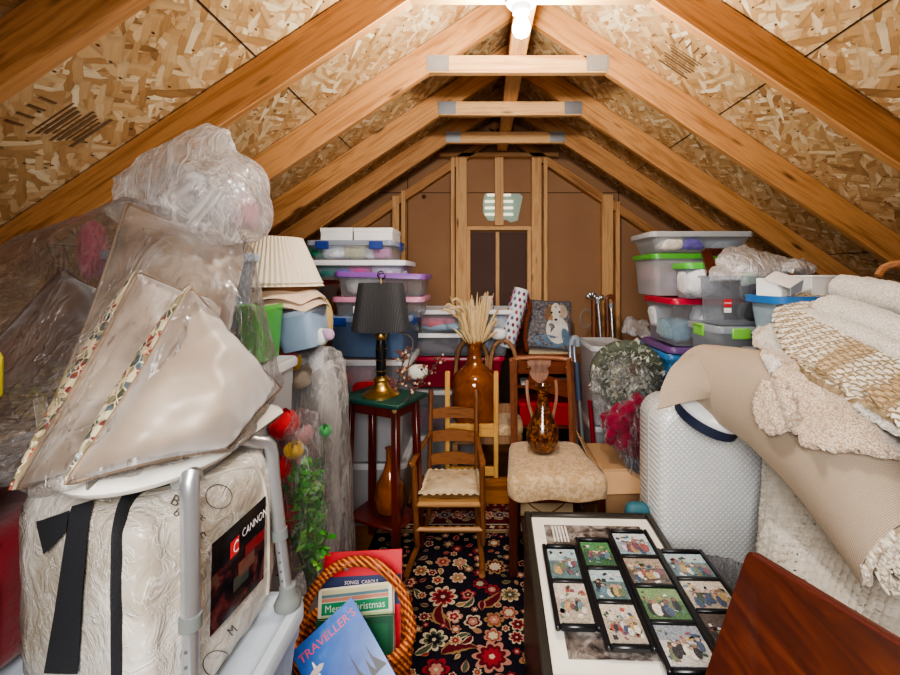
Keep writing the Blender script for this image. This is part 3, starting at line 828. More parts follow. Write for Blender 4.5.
# zipped clear bag of quilted bedding under the seat
def bagloop(z, k, o=0):
    q = [V((-.915, .89, 0)), V((-.60, .735, 0)), V((-.535, .79, 0)), V((-.515, 1.0, 0)), V((-.53, 1.12, 0)), V((-.72, 1.15, 0)), V((-.9, 1.13, 0))]
    c = V((-.72, .96, 0)); n = 64
    pts = spline(q + [q[0]], n + 1)[:-1]
    out = []
    for p in pts:
        d = p - c; v = c + d * k; v.z = z
        wv = .007 * NZ.noise(V((v.x * 14, v.y * 14, z * 11))) + .006 * NZ.noise(V((v.x * 30, v.y * 30, z * 26)))
        out.append(v + d.normalized() * wv)
    return out
bg = thing('bedding_bag', 'clear zipped bag of white quilted bedding with a black strap', 'bedding bag', (-.72, .95, .69))
mb = MB()
prof = [(.692, .86), (.70, .93), (.73, .975), (.8, 1.0), (.88, 1.01), (.96, 1.0), (1.02, .985), (1.06, .95), (1.078, .88), (1.085, .7)]
zs = spline([V((z, k, 0)) for z, k in prof], 40)
mb.loft([bagloop(p.x, p.y) for p in zs], (True, True))
qm = NT('quilted_bedding'); co = qm.coord()
wv = qm.noise(co, 5, 3); wv2 = qm.noise(co, 17, 3, .6, 1.2)
qc = qm.mix(qm.ramp(wv, [(.4, 0.0), (.66, 1.0)]), lin('#a99f90'), lin('#d3cec5'))
sc_ = qm.ramp(qm.math('ABSOLUTE', qm.math('SUBTRACT', wv2, .5)), [(0, .35), (.03, 0.0)])
qc = qm.mix(sc_, qc, lin('#ffffff'))
QUILT = qm.done(qm.bsdf(color=qc, rough=.28, spec=.6, normal=qm.bump(qm.math('ADD', wv2, qm.math('MULTIPLY', sc_, .3)), .5, .02)))
BV = mb.bvh()
mb.build('quilt', QUILT, bg, ang=70)
BLK = plain('#191a20', .8, bump=.3, bscale=250)
mb = MB(); ribbon(mb, BV, [(121, 690), (120, 640), (120, 570), (121, 530), (127, 505), (142, 491), (170, 484)], .0145, .004, n=30)
mb.build('zipper', BLK, bg)
mb = MB(); decal(mb, BV, [(74, 508), (94, 503), (86, 600), (60, 600)], BLK, 4, 14, .006); decal(mb, BV, [(60, 600), (86, 600), (82, 671), (48, 671)], BLK, 4, 10, .006)
decal(mb, BV, [(42, 520), (74, 512), (72, 530), (50, 552)], BLK, 5, 6, .009)
mb.build('strap', BLK, bg)
PIPE = plain('#b9b2a4', .5)
mb = MB(); ribbon(mb, BV, [(205, 478), (240, 468), (258, 470), (266, 500), (268, 560), (266, 620)], .004, .001, n=24, r=1); mb.build('piping', PIPE, bg)
PIC = NT('insert_card'); co = PIC.coord()
v1 = PIC.noise(co, 16, 4, .6, .8)
PICM = PIC.done(PIC.bsdf(color=PIC.ramp(v1, [(.3, '#0d0c10'), (.5, '#1c171b'), (.58, '#4a1f22'), (.66, '#5c4038'), (.75, '#202a28')]), rough=.2))
mb = MB(); card = [(209, 544), (263, 496), (261, 578), (207, 637)]
decal(mb, BV, card, PICM, 10, 14, .006)
def on_card(x, y):
    """card space (0..1) -> photo pixel"""
    a, b, c, d = [V((q[0], q[1])) for q in card]
    return (1-y) * ((1-x) * a + x * b) + y * ((1-x) * d + x * c)
def patch(mb, bvh, x0, y0, x1, y1, mat, off, f=None, n=3):
    f = f or on_card
    decal(mb, bvh, [tuple(f(x0, y0)), tuple(f(x1, y0)), tuple(f(x1, y1)), tuple(f(x0, y1))], mat, n, n, off)
patch(mb, BV, 0, 0, 1, .36, plain('#111015', .25), .007, n=6)
patch(mb, BV, .33, .17, .5, .36, plain('#b5262c', .3), .0085)
patch(mb, BV, .62, .38, .98, .5, plain('#7a1d24', .3), .0075); patch(mb, BV, .5, .5, .8, .66, plain('#6d4438', .3), .0078); patch(mb, BV, .42, .62, .7, .78, plain('#33413c', .3), .0075)
def surf_text(mb, bvh, body, f, size, mat, off, skew=1.0):
    """lettering laid on a cloth surface: glyph outlines projected point by point"""
    q = MB(); q.text(body, size, Mx.Identity(4), ext=0, align='LEFT')
    vs = []
    for v in q.v:
        p = hit(bvh, *f(v.x, v.y), off)
        if p is None: return
        vs.append(p)
    mb.add(vs, q.f, mat)
LET = plain('#e8dede', .4)
surf_text(mb, BV, 'C', lambda x, y: tuple(on_card(.37 + x * .16, .27 - y * .2)), 1.0, LET, .0105)
surf_text(mb, BV, 'CANNON', lambda x, y: tuple(on_card(.54 + x * .105, .19 - y * .13)), 1.0, LET, .0095)
mb.build('insert_card', PICM, bg, smooth=True)
mb = MB(); INKB = plain('#4a4640', .8)
for ch, px, py, s, rot in (('B', 171, 500, 16, 30), ('R', 192, 520, 14, 35), ('b', 174, 512, 12, 40), ('E', 198, 533, 13, 60), ('R', 199, 520, 10, -40), ('F', 216, 668, 16, -20), ('M', 228, 634, 12, -45), ('x', 247, 627, 10, -20), ('S', 232, 650, 11, -30)):
    cs, sn = math.cos(R(rot)), math.sin(R(rot))
    mb = MB(); surf_text(mb, BV, ch, lambda x, y: (px + s * (x * cs + y * sn), py + s * (x * sn - y * cs)), 1.0, INKB, .0025)
    if mb.v: mb.build('printed_letter', INKB, bg)
for cx, cy, rr in ((218, 497, 13), (217, 664, 15)):
    pts = [hit(BV, cx + rr * math.cos(a * PI / 12), cy + rr * .9 * math.sin(a * PI / 12), .002) for a in range(24)]
    mb = MB(); mb.tube([p for p in pts if p], .0009, 5, True); mb.build('printed_ring', INKB, bg)

# dark red bag with green piping at the far left
rb_ = thing('travel_bag', 'dark red travel bag with green piping at the left edge', 'bag', (-1.12, .98, .69))
mb = MB(); mb.soft((-1.13, 1.0, .835), (.36, .3, .30), .35, nz=.03, seed=3, seg=28); BVR = mb.bvh(); mb.build('bag_body', cloth('#6e0f1a', .3), rb_, ang=80)
mb = MB(); mb.tube(spline([(-1.25, .84, .965), (-1.05, .84, .965), (-.975, .86, .95), (-.955, .87, .9), (-.955, .87, .8), (-.96, .87, .72)], 24), .009, 8)
mb.tube(spline([(-1.25, .85, .985), (-1.05, .85, .985), (-.955, .88, .965)], 12), .008, 8)
mb.build('piping', plain('#1d5a38', .5), rb_)
mb = MB(); mb.tube(spline([(-1.25, .838, .9), (-1.1, .838, .92), (-.98, .85, .94)], 10), .004, 6); mb.tube(spline([(-1.25, .838, .87), (-1.1, .838, .89), (-.98, .85, .915)], 10), .004, 6); mb.build('trim_stripe', plain('#23233a', .6), rb_)
q = MB(); q.soft((-1.1, .84, 1.08), (.3, .16, .14), .7, nz=.2, ns=9, seed=4, seg=24)
solo(q, 'folded_cloth', cloth('#22262f', .5), 'dark navy cloth bundle between the red bag and the cushions', 'cloth')

# cushions
vm = NT('taupe_velvet'); co = vm.coord()
n1 = vm.noise(vm.n('ShaderNodeMapping', {'Vector': co, 'Scale': (1, 1, 1.6)}).outputs[0], 4, 3, .5, .2)
VELV = vm.done(vm.bsdf(color=vm.ramp(n1, [(.25, '#6f5d4d'), (.5, '#908070'), (.75, '#b0a08e')]), rough=.42, sheen=.7, spec=.45, normal=vm.bump(n1, .45, .02)))
vm = NT('brown_velvet'); co = vm.coord(); n1 = vm.noise(co, 5, 4, .6, .6)
VELB = vm.done(vm.bsdf(color=vm.ramp(n1, [(.3, '#4f3a2c'), (.7, '#785c49')]), rough=.6, sheen=.8, normal=vm.bump(n1, .3, .02)))
tm = NT('tapestry'); co = tm.coord()
vo = tm.n('ShaderNodeTexVoronoi', {'Vector': co, 'Scale': 62.0})
vo2 = tm.n('ShaderNodeTexVoronoi', {'Vector': co, 'Scale': 52.0}, feature='DISTANCE_TO_EDGE')
tc_ = tm.ramp(tm.n('ShaderNodeSeparateColor', {0: vo.outputs['Color']}).outputs[0], [(0, '#3e4230'), (.25, '#8a7f5c'), (.42, '#a33a2a'), (.5, '#c7b48a'), (.65, '#4b5a60'), (.8, '#d3c49d'), (.9, '#7d2c28')], 'CONSTANT')
tc_ = tm.mix(tm.ramp(vo2.outputs['Distance'], [(.02, 1.0), (.08, 0.0)]), tc_, lin('#d8c9a2'))
TAPE = tm.done(tm.bsdf(color=tc_, rough=.9, normal=tm.bump(tm.noise(co, 240, 2), .4, .003)))
def throw(label, T, L, B, Rr, th, mat, seed, piping='#8c7660', back=TAPE, sink=1.0, sag=.06, gus=0):
    t = thing('cushion', label, 'cushion', tuple(sum((V(p) for p in (T, L, B, Rr)), V()) / 4), group='bagged cushions')
    F, Bk, rim = cushion(L, B, Rr, T, th, 34, sag, .011, seed, sink)
    mb = MB(); mb.grid(F); mb.build('front_cover', mat, t, ang=80)
    mb = MB(); mb.grid(Bk); mb.build('back_cover', back, t, ang=80)
    mb = MB(); mb.tube(rim, .0045, 6, True); mb.build('piping', plain(piping, .6), t)
    if gus:   # tapestry side swelling out behind the seam that runs from the top corner to the low one
        e = [r[0] for r in F]; n = len(e); mb = MB()
        mb.grid([[e[i] + V((-.052, .03, .012)) * (j / 5) * math.sin(PI * (i + .5) / n) ** .6 * gus + V((0, -.006, 0)) * math.sin(PI * j / 5) for j in range(6)] for i in range(n)]); mb.build('tapestry_side', TAPE, t, ang=80)
    return t
throw('tan velvet cushion, frontmost in the film, its tapestry side just showing', P(190, 286, .93), P(66, 484, .735), P(226, 449, .9), P(281, 388, 1.2), .14, VELV, 1, sink=.3, gus=.8)
throw('tan velvet cushion in the middle of the three bagged on the shower seat', P(138, 271, 1.0), P(13, 489, .745), P(130, 470, 1.02), P(226, 300, 1.28), .08, VELV, 2, sink=.55, gus=.9)
throw('tallest bagged cushion, grey tan velvet with its corner pointing up', P(127, 203, 1.14), P(34, 448, .97), P(215, 430, 1.3), P(245, 238, 1.42), .11, VELV, 5, sink=.5)
throw('dark brown velvet cushion at the left edge inside the film', P(62, 268, 1.32), P(-60, 395, 1.02), P(70, 400, 1.2), P(118, 300, 1.5), .07, VELB, 7, back=VELB, piping='#5c4436')
q = MB(); q.tube(spline([P(52, 478, .99), P(46, 440, 1.0), P(40, 400, 1.06)], 8), [.012] * 8, 8); solo(q, 'cushion_tie', VELV, 'tan fabric tie hanging below the brown cushion', 'fabric tie')
q = MB(); q.soft(P(93, 250, 1.52), (.07, .08, .2), .8, nz=.15, seed=9); solo(q, 'plush_toy', cloth('#c96a7c'), 'blurred pink plush behind the film left of the cushions', 'toy')

FILM1 = film('cushion_bag', .0, .1, 4.0, thin=.025)
pts = [P(127, 198, 1.13), P(10, 262, 1.15), P(-60, 270, 1.2), P(-70, 430, .95), P(5, 500, .735), P(66, 492, .722), P(140, 474, .75), P(245, 446, .92), P(285, 385, 1.18), P(262, 320, 1.1), P(190, 278, .9), P(138, 262, .98), P(246, 232, 1.42), P(120, 200, 1.5), P(0, 265, 1.55), P(270, 380, 1.35)]
q = hullfilm(pts, .022, .010, 8, .012, 2, 1)
solo(q, 'plastic_bag', FILM1, 'large clear plastic bag stretched over the cushions on the shower seat', 'plastic bag', ang=75)
# bag of crumpled plastic on top
FILM2 = film('top_bag', .24, .5, 2.6, tint='#ffffff', rough=.12, thin=.04, tl_=.65)
d = 1.42
pts = [P(102, 208, d - .1), P(106, 172, d), P(148, 138, d), P(200, 122, d + .05), P(232, 128, d), P(266, 170, d + .05), P(280, 205, d), P(270, 238, d - .05), P(245, 252, d - .15), P(180, 250, d - .12), P(130, 235, d - .1), P(190, 170, d - .26), P(230, 190, d - .24), P(150, 190, d - .24), P(190, 180, d + .28), P(130, 215, d + .25), P(255, 220, d + .25)]
q = hullfilm(pts, .018, .034, 4.2, .012, 3, 4, .3)
solo(q, 'plastic_bag', FILM2, 'crumpled clear bag of packing plastic piled above the cushions', 'plastic bag', ang=60)
q = hullfilm([P(128, 190, d), P(160, 160, d), P(225, 160, d), P(250, 200, d), P(240, 235, d - .05), P(150, 235, d - .05), P(190, 190, d - .18), P(190, 200, d + .2)], .02, .03, 9, 0, 1, 8, .9)
solo(q, 'plastic_wrap', film('inner_wrap', .32, .6, 7.0, tint='#f6f6fa'), 'wad of whitish plastic wrap inside the upper bag', 'plastic wrap', ang=60)
q = MB(); q.soft(P(243, 212, d + .02), (.09, .1, .11), .8, nz=.2, seed=2); solo(q, 'plush_toy', cloth('#c9929c'), 'dull pink bundle at the right inside the upper bag', 'toy')
# supports hidden behind the cushions
bin_('storage_tote', 'grey tote on the floor behind the shower seat', -1.45, -1.0, 1.24, 1.84, 0, .5, FROST, LIDW)
bin_('storage_tote', 'grey tote second from the floor behind the shower seat', -1.45, -1.0, 1.24, 1.84, .505, 1.0, FROST, LIDW)
bin_('storage_bin', 'pale blue clear bin behind the tall cushion by the lampshade', -1.3, -.885, 1.5, 1.82, 1.3, 1.585, glassy('pale_blue', '#a4c2dc', .5), glassy('pale_blue_lid', '#b5cfe6', .7))
bin_('storage_tote', 'pale grey tote below the pale blue bin behind the cushions', -1.3, -.99, 1.5, 1.84, 1.005, 1.295, FROST, LIDW)
# spray bottle at the edge
sb = thing('bottle', 'yellow labelled bottle with a blue cap at the left edge', 'bottle', P(-16, 398, .86))
p0 = P(-16, 398, .86)
mb = MB(); mb.lathe([(.024, 0), (.026, .004), (.026, .075), (.02, .088), (.012, .094)], 20, p0); mb.build('bottle_body', plain('#e4d62e', .3), sb)
mb = MB(); mb.lathe([(.014, .09), (.015, .094), (.015, .113), (.012, .116)], 18, p0); mb.build('cap', plain('#2442c4', .3), sb)
# ------------------------------------------------------------------ persian rug
NAVY = NT('rug_pile'); co = NAVY.coord()
NAVYM = NAVY.done(NAVY.bsdf(color=NAVY.mix(NAVY.noise(co, 60, 3), lin('#0d0c14'), lin('#1f1c28')), rough=.95, normal=NAVY.bump(NAVY.noise(co, 320, 2), .6, .004), spec=.1))
def yarn(h): return plain(h, .95, 0, .1, .5, 300, .22)
RED, DRED, CRM, TAN, PNK, GRNY, BLUY, RUSTY, BRN = [yarn(h) for h in ('#8e2630', '#571620', '#c3b296', '#93754f', '#b07a6a', '#46503f', '#71828f', '#8a4a35', '#5a4432')]
rg = MB()
RX0, RX1, RY0, RY1 = -.62, .42, .95, 2.93
rg.box(((RX0 + RX1) / 2, (RY0 + RY1) / 2, .006), (RX1 - RX0, RY1 - RY0, .012), .003)
LV = [.0125]
def flat(poly, mat):
    LV[0] += .00001
    n = len(poly); z = LV[0]
    rg.add([(x, y, z) for x, y in poly], [tuple(range(n))], mat)
def petals(cx, cy, r, n, mat, k=.38, a0=0, sharp=1.0):
    pts = []
    for i in range(n * 8):
        a = 2 * PI * i / (n * 8); f = abs(math.cos(n * (a - a0) / 2)) ** sharp
        rr = r * (1 - k + k * f) * (1 + .09 * NZ.noise(V((cx * 50 + a * 3, cy * 50, r * 90)))); pts.append((cx + rr * math.cos(a), cy + rr * math.sin(a)))
    flat(pts, mat)
def flower(cx, cy, r, n, cols, a0=0, sharp=1.0):
    for i, c in enumerate(cols): petals(cx, cy, r * (1 - .24 * i), n, c, .42 - .05 * i, a0, sharp)
    petals(cx, cy, r * .16, 5, CRM, .2)
def leafy(cx, cy, L, ang, curl, mat, mat2, w=.2):
    for sc, m_ in ((1, mat), (.62, mat2)):
        l, r_ = [], []
        for i in range(11):
            t = i / 10; a = ang + curl * t; x = cx + L * t * math.cos(ang + curl * t * .5); y = cy + L * t * math.sin(ang + curl * t * .5)
            ww = L * w * sc * math.sin(PI * t ** .8) * (1 + .18 * (i % 2))
            l.append((x - ww * math.sin(a), y + ww * math.cos(a))); r_.append((x + ww * math.sin(a), y - ww * math.cos(a)))
        flat(l + r_[::-1], m_)
def rect(x0, y0, x1, y1, m_): flat([(x0, y0), (x1, y0), (x1, y1), (x0, y1)], m_)
# borders at the far end and along the sides
for y0, y1, m_ in ((2.9, 2.9, NAVYM), (2.885, 2.92, DRED), (2.70, 2.88, DRED), (2.62, 2.69, CRM), (2.63, 2.68, DRED), (2.595, 2.615, TAN)): rect(RX0 + .01, y0, RX1 - .01, y1, m_)
rr_ = random.Random(3)
for i in range(12):
    x = RX0 + .05 + i * .085
    flower(x, 2.79, .05, 6, (CRM, RED, PNK) if i % 2 else (TAN, BLUY, DRED), i); leafy(x + .02, 2.74, .06, .8 + i, 1.2, CRM, TAN, .22); leafy(x + .04, 2.85, .05, -1 + i, 1.2, PNK, GRNY, .22)
for i in range(20):
    x = RX0 + .03 + i * .05; petals(x, 2.655, .018, 4, CRM if i % 2 else TAN, .5, i); petals(x + .025, 2.908, .013, 4, TAN, .5)
PATS = [(RED, DRED, PNK), (CRM, TAN, RED), (PNK, RUSTY, CRM), (CRM, RED, DRED), (TAN, RUSTY, CRM)]
# hand placed big flowers seen in front of the rocking chair, then a scatter of small ones
big = [(443, 597, .085, 9, (CRM, RED, DRED), 0), (492, 657, .095, 9, (PNK, DRED, RED), .3), (494, 620, .055, 6, (TAN, RUSTY, PNK), 0), (509, 613, .05, 6, (PNK, RUSTY, CRM), 0), (493, 636, .05, 6, (PNK, RUSTY, CRM), .4), (434, 640, .07, 8, (CRM, GRNY, NAVYM), .2), (436, 670, .065, 6, (RED, DRED, PNK), 0), (458, 578, .05, 6, (CRM, PNK, TAN), 0), (460, 563, .05, 6, (CRM, TAN, PNK), .5), (443, 562, .05, 6, (PNK, TAN, RED), .2), (421, 571, .05, 6, (CRM, TAN, RUSTY), 0), (495, 567, .075, 9, (TAN, DRED, CRM), .1), (510, 595, .06, 8, (CRM, TAN, GRNY), 0), (480, 584, .045, 7, (RED, DRED, CRM), 0), (492, 590, .045, 7, (RED, DRED, PNK), 0), (468, 595, .045, 5, (RED, PNK, DRED), .3), (454, 617, .05, 5, (PNK, CRM, RED), 0), (409, 583, .05, 6, (RUSTY, CRM, RED), 0), (473, 622, .05, 5, (CRM, DRED, PNK), .9)]
pos = []
for px, py, r, n, c, a0 in big:
    d = 1.488 * 450 / (py - 275); p = P(px, py, d); r *= .82; pos.append((p.x, p.y, r)); flower(p.x, p.y, r, n, c, a0, .6)
for px, py, L, a, cu in ((425, 617, .14, .2, -1.6), (445, 625, .13, 2.6, -1.8), (480, 607, .14, .3, 1.0), (441, 655, .15, .9, -1.4), (418, 600, .08, 1.5, 1), (462, 607, .08, .2, 1.4), (455, 640, .07, .9, -1), (414, 655, .09, .3, .8), (470, 570, .06, 2, 1)):
    d = 1.488 * 450 / (py - 275); p = P(px, py, d); leafy(p.x, p.y, L, a, cu, CRM if L < .12 else TAN, DRED if L > .12 else GRNY, .2)
for k in range(3500):
    x = rr_.uniform(RX0 + .03, RX1 - .03); y = rr_.uniform(1.0, 2.58); r = rr_.uniform(.014, .042)
    if any((x - a) ** 2 + (y - b) ** 2 < (r + c) ** 2 * .95 for a, b, c in pos): continue
    pos.append((x, y, r))
    if rr_.random() < .45: flower(x, y, r, rr_.choice((5, 6, 8)), rr_.choice(PATS), rr_.random() * 3, .8)
    else:
        a = rr_.random() * 6.3; leafy(x - r * .8 * math.cos(a), y - r * .8 * math.sin(a), r * 2, a, rr_.uniform(-1.6, 1.6), rr_.choice((CRM, TAN, PNK)), rr_.choice((RED, GRNY, DRED, TAN)), .26)
solo(rg, 'persian_rug', NAVYM, 'navy persian rug with red and cream flowers on the attic floor', 'rug', smooth=False, recalc=False)
q = MB(); q.box((.0, 2.95, .085), (.42, .04, .17), .004); solo(q, 'wooden_board', wood('golden_board', '#a86a2c', '#7c4717', .4, 1), 'golden brown wooden board on edge behind the rocking chair', 'board')

# ------------------------------------------------------------------ plant stand and brass lamp
MAHOG = wood('mahogany', '#5a1c16', '#35100c', .28, 1.2, 'Z', spec=.5, knots=False, coat=.3)
GRNTOP = plain('#17453c', .5, bump=.1)
ps = thing('plant_stand', 'tall slim mahogany plant stand with a dark green top', 'plant stand', (-.535, 2.44, 0), R(-25))
mb = MB(); mb.box((0, 0, .842), (.39, .285, .018), .004); mb.box((0, 0, .83), (.37, .27, .01), .003); mb.build('top', GRNTOP, ps, local=True)
mb = MB(); mb.box((0, 0, .795), (.31, .205, .055), .004); mb.build('apron', MAHOG, ps, local=True)
mb = MB(); mb.box((0, 0, .20), (.335, .225, .018), .004); mb.build('shelf', MAHOG, ps, local=True)
for sx in (-1, 1):
    for sy in (-1, 1):
        q = MB(); q.bar((sx * .165, sy * .11, 0), (sx * .145, sy * .09, .825), .036, .036, .004, up=(0, 1, 0)); q.build('leg', MAHOG, ps, local=True)
q = MB(); M_ = Mx.Translation((.155, -.108, .815)) @ Mx.Rotation(R(90), 4, 'X'); q.lathe([(.002, 0), (.014, .001), (.014, .008), (.008, .012), (.002, .013)], 14, M=M_); q.build('peg', plain('#9a7a50', .4), ps, local=True)
BRASS = plain('#dcbc72', .28, 1.0); BLACKG = plain('#101014', .2, 0, .6)
lm = thing('table_lamp', 'brass and black table lamp with a pleated black shade', 'lamp', (-.545, 2.43, .851))
mb = MB(); mb.lathe([(.098, 0), (.099, .008), (.085, .018), (.06, .03), (.042, .055), (.034, .075), (.044, .088), (.034, .1), (.022, .108)], 32); mb.build('base', BRASS, lm, local=True)
mb = MB(); mb.lathe([(.024, .105), (.026, .13), (.029, .24), (.024, .3)], 24)
for z in (.13, .19, .25): mb.lathe([(.0275, z), (.031, z + .003), (.0275, z + .006)], 24, mat=BRASS)
mb.build('column', BLACKG, lm, local=True)
mb = MB(); mb.lathe([(.022, .298), (.03, .31), (.032, .33), (.022, .345), (.028, .355), (.018, .37), (.012, .385), (.012, .45), (.004, .6), (.004, .63)], 20); mb.build('socket', BRASS, lm, local=True)
shm = NT('pleated_black'); SHB = shm.done(shm.bsdf(color=lin('#26272b'), rough=.75, sheen=.3))
mb = MB(); mb.lathe([(.152, .352), (.1535, .36), (.118, .60), (.116, .606)], 180, wob=lambda a, z: 1 + .012 * (1 if int(round(a / (2*PI) * 180)) % 2 else -1), cap=(False, False)); o = mb.build('lamp_shade', SHB, lm, local=True, ang=20)
mb = MB(); mb.tube([V((.153 * math.cos(a * PI / 24), .153 * math.sin(a * PI / 24), .353)) for a in range(48)], .004, 6, True); mb.tube([V((.117 * math.cos(a * PI / 24), .117 * math.sin(a * PI / 24), .606)) for a in range(48)], .004, 6, True); mb.build('binding', plain('#1a1a1d', .7), o)
mb = MB(); mb.tube([V((.02 * math.cos(a * PI / 10), .006, .648 + .022 * math.sin(a * PI / 10))) for a in range(20)], .0032, 6, True); mb.tube([V((.017 * math.cos(a * PI / 10) + .006, -.004, .645 + .014 * math.sin(a * PI / 10))) for a in range(20)], .0028, 6, True); mb.build('finial', BLACKG, lm, local=True)
mb = MB(); mb.tube(spline([(.03, .02, .36), (.15, .08, .30), (.145, .1, .2), (.10, .12, .06), (.06, .1, .01)], 20), .004, 6); mb.build('cord', plain('#6b6459', .5), lm, local=True)
# dried berry sprig lying on the stand and a second pinkish spray
for nm, lab, pts, bc in (('berry_sprig', 'dark dried berry sprig leaning over the edge of the plant stand', [P(405, 402, 2.28), P(416, 388, 2.33), P(428, 374, 2.38), P(438, 362, 2.42)], '#5b332c'), ('dried_flower_spray', 'spray of cream and rust dried flowers beside the lamp base', [P(393, 396, 2.5), P(398, 382, 2.52), P(402, 366, 2.55), P(404, 356, 2.56)], '#8a5545')):
    t = thing(nm, lab, 'dried flowers', tuple(pts[0])); mb = MB(); main = spline(pts, 14); mb.tube(main, .003, 6); tips = []
    for k in range(2, 14):
        for s_ in (-1, 1):
            a = main[k]; e = a + V((rnd.uniform(-.05, .07), rnd.uniform(-.05, .05), rnd.uniform(.0, .06))); mb.tube([a, e], .0015, 4); tips.append(e); tips.append(a.lerp(e, .6) + V((0, 0, .006)))
    mb.build('stem', plain('#4a352b', .8), t); mb = MB()
    for i, e in enumerate(tips): mb.ico(e, rnd.uniform(.006, .011), 1, mat=plain(bc if i % 3 else '#c9a98f', .6), nz=.2)
    b_ = mb.build('berry_cluster', plain(bc, .6), t); b_['kind'] = 'stuff'
q = MB(); q.soft(P(418, 372, 2.62), (.12, .08, .09), .9, nz=.06, seed=2); solo(q, 'seed_pod', plain('#d8d9cf', .6), 'pale round gourd beside the dried flower spray', 'gourd')

# ------------------------------------------------------------------ small rocking chair
OAK = wood('oak', '#8c5a34', '#5d351c', .42, 1.5, 'X', knots=False)
OAKZ = wood('oak_post', '#7d4d2b', '#54301a', .42, 1.5, 'Z', knots=False)
rc = thing('rocking_chair', 'small ladder back wooden rocking chair with a tufted seat pad', 'rocking chair', (-.18, 2.55, .013))
def turned(a, b, r, rings=()):
    a, b = V(a), V(b); n = 24; pts = [a.lerp(b, i / (n - 1)) for i in range(n)]
    return pts, [r * (1 + (.22 if any(abs(i / (n-1) - q) < .025 for q in rings) else 0)) * (.75 if i in (0, n - 1) else 1) for i in range(n)]
BLt, BRt = V((-.318, 2.80, .79)), V((-.035, 2.80, .79))
for a, b, rn in (((-.345, 2.40, .06), (-.36, 2.37, .505), (.5,)), ((.005, 2.40, .06), (.0, 2.37, .505), (.5,)), ((-.32, 2.70, .06), BLt, (.97, .94)), ((-.03, 2.70, .06), BRt, (.97, .94))):
    q = MB(); p_, r_ = turned(a, b, .0155, rn); q.tube(p_, r_, 12); q.build('post', OAKZ, rc)
for z0, z1 in ((.607, .663), (.474, .534), (.345, .406)):
    y = 2.715 + .115 * ((z0 + z1) / 2 - .3) / .49; q = MB(); rows = []
    for z in (z0, (z0+z1)/2, z1):
        rows.append([V((-.318 + .283 * i / 12, y + .02 * math.sin(PI * i / 12), z + (.012 * math.sin(PI * i / 12) if z == z1 else 0))) for i in range(13)])
    q.grid(rows, th=.011); q.build('back_slat', OAK, rc)
for sx, x0, x1 in ((-1, -.36, -.318), (1, .0, -.033)):
    q = MB(); q.tube(spline([(x0 + sx * .004, 2.33, .515), (x0, 2.40, .52), ((x0 + x1) / 2, 2.58, .525), (x1, 2.755, .535)], 14), [.012, .016, .017, .017, .016, .015, .014, .014, .013, .013, .012, .012, .012, .012], 10, flat=.7); q.build('arm', OAK, rc)
    q = MB(); q.tube(spline([(x0, 2.14, .068), (x0, 2.3, .04), ((x0+x1)/2, 2.55, .028), (x1, 2.80, .04), (x1, 2.9, .06)], 20), .015, 8, flat=.7); q.build('rocker', OAK, rc)
    q = MB(); q.tube([(x0, 2.385, .16), (x1, 2.7, .16)], .009, 8); q.tube([(x0, 2.38, .27), (x1, 2.72, .27)], .011, 8); q.build('side_rung', OAK, rc)
q = MB(); q.tube([(-.35, 2.39, .15), (.003, 2.39, .15)], [.012, .012], 10); q.build('front_rung', wood('rung', '#b98a5c', '#8a5c36', .45, 1.5, 'X', knots=False), rc)
q = MB(); q.tube([(-.355, 2.385, .285), (.003, 2.385, .285)], .015, 10); q.tube([(-.32, 2.72, .285), (-.032, 2.72, .285)], .012, 10)
rows = [[V((-.35 + .345 * i / 14 + (.02 - .04 * i / 14) * j / 8, 2.385 + .335 * j / 8, .297 - .006 * math.sin(PI * i / 14))) for i in range(15)] for j in range(9)]
q.grid(rows, th=.012); q.build('woven_seat', wood('rush', '#b48752', '#7d552d', .7, 2, 'X', knots=False), rc)
FLOR = NT('floral_cloth'); co = FLOR.coord(); vo = FLOR.n('ShaderNodeTexVoronoi', {'Vector': co, 'Scale': 22.0})
FLORM = FLOR.done(FLOR.bsdf(color=FLOR.mix(FLOR.ramp(vo.outputs['Distance'], [(.25, 1.0), (.5, 0.0)]), lin('#cbb390'), FLOR.ramp(FLOR.n('ShaderNodeSeparateColor', {0: vo.outputs['Color']}).outputs[1], [(0, '#b98f66'), (.5, '#d9c7a3'), (1, '#a3875c')])), rough=.9, normal=FLOR.bump(FLOR.noise(co, 30, 3), .4, .01)))
F, Bk, rim = cushion((-.335, 2.42, .325), (.0, 2.42, .325), (-.03, 2.70, .33), (-.32, 2.70, .33), .028, 28, .02, .007, 3, .6)
sp_ = thing('seat_pad', 'beige floral tufted pad with a frilled edge on the rocking chair', 'cushion', (-.17, 2.55, .31))
mb = MB(); mb.grid(F); mb.grid(Bk); mb.build('pad', FLORM, sp_, ang=80)
mb = MB(); n = len(rim); mb.tube([p + V((0, 0, .006 * math.sin(i * 1.9))) for i, p in enumerate(rim)], .010, 6, True, flat=.5); mb.build('frill', cloth('#d8c49d'), sp_)

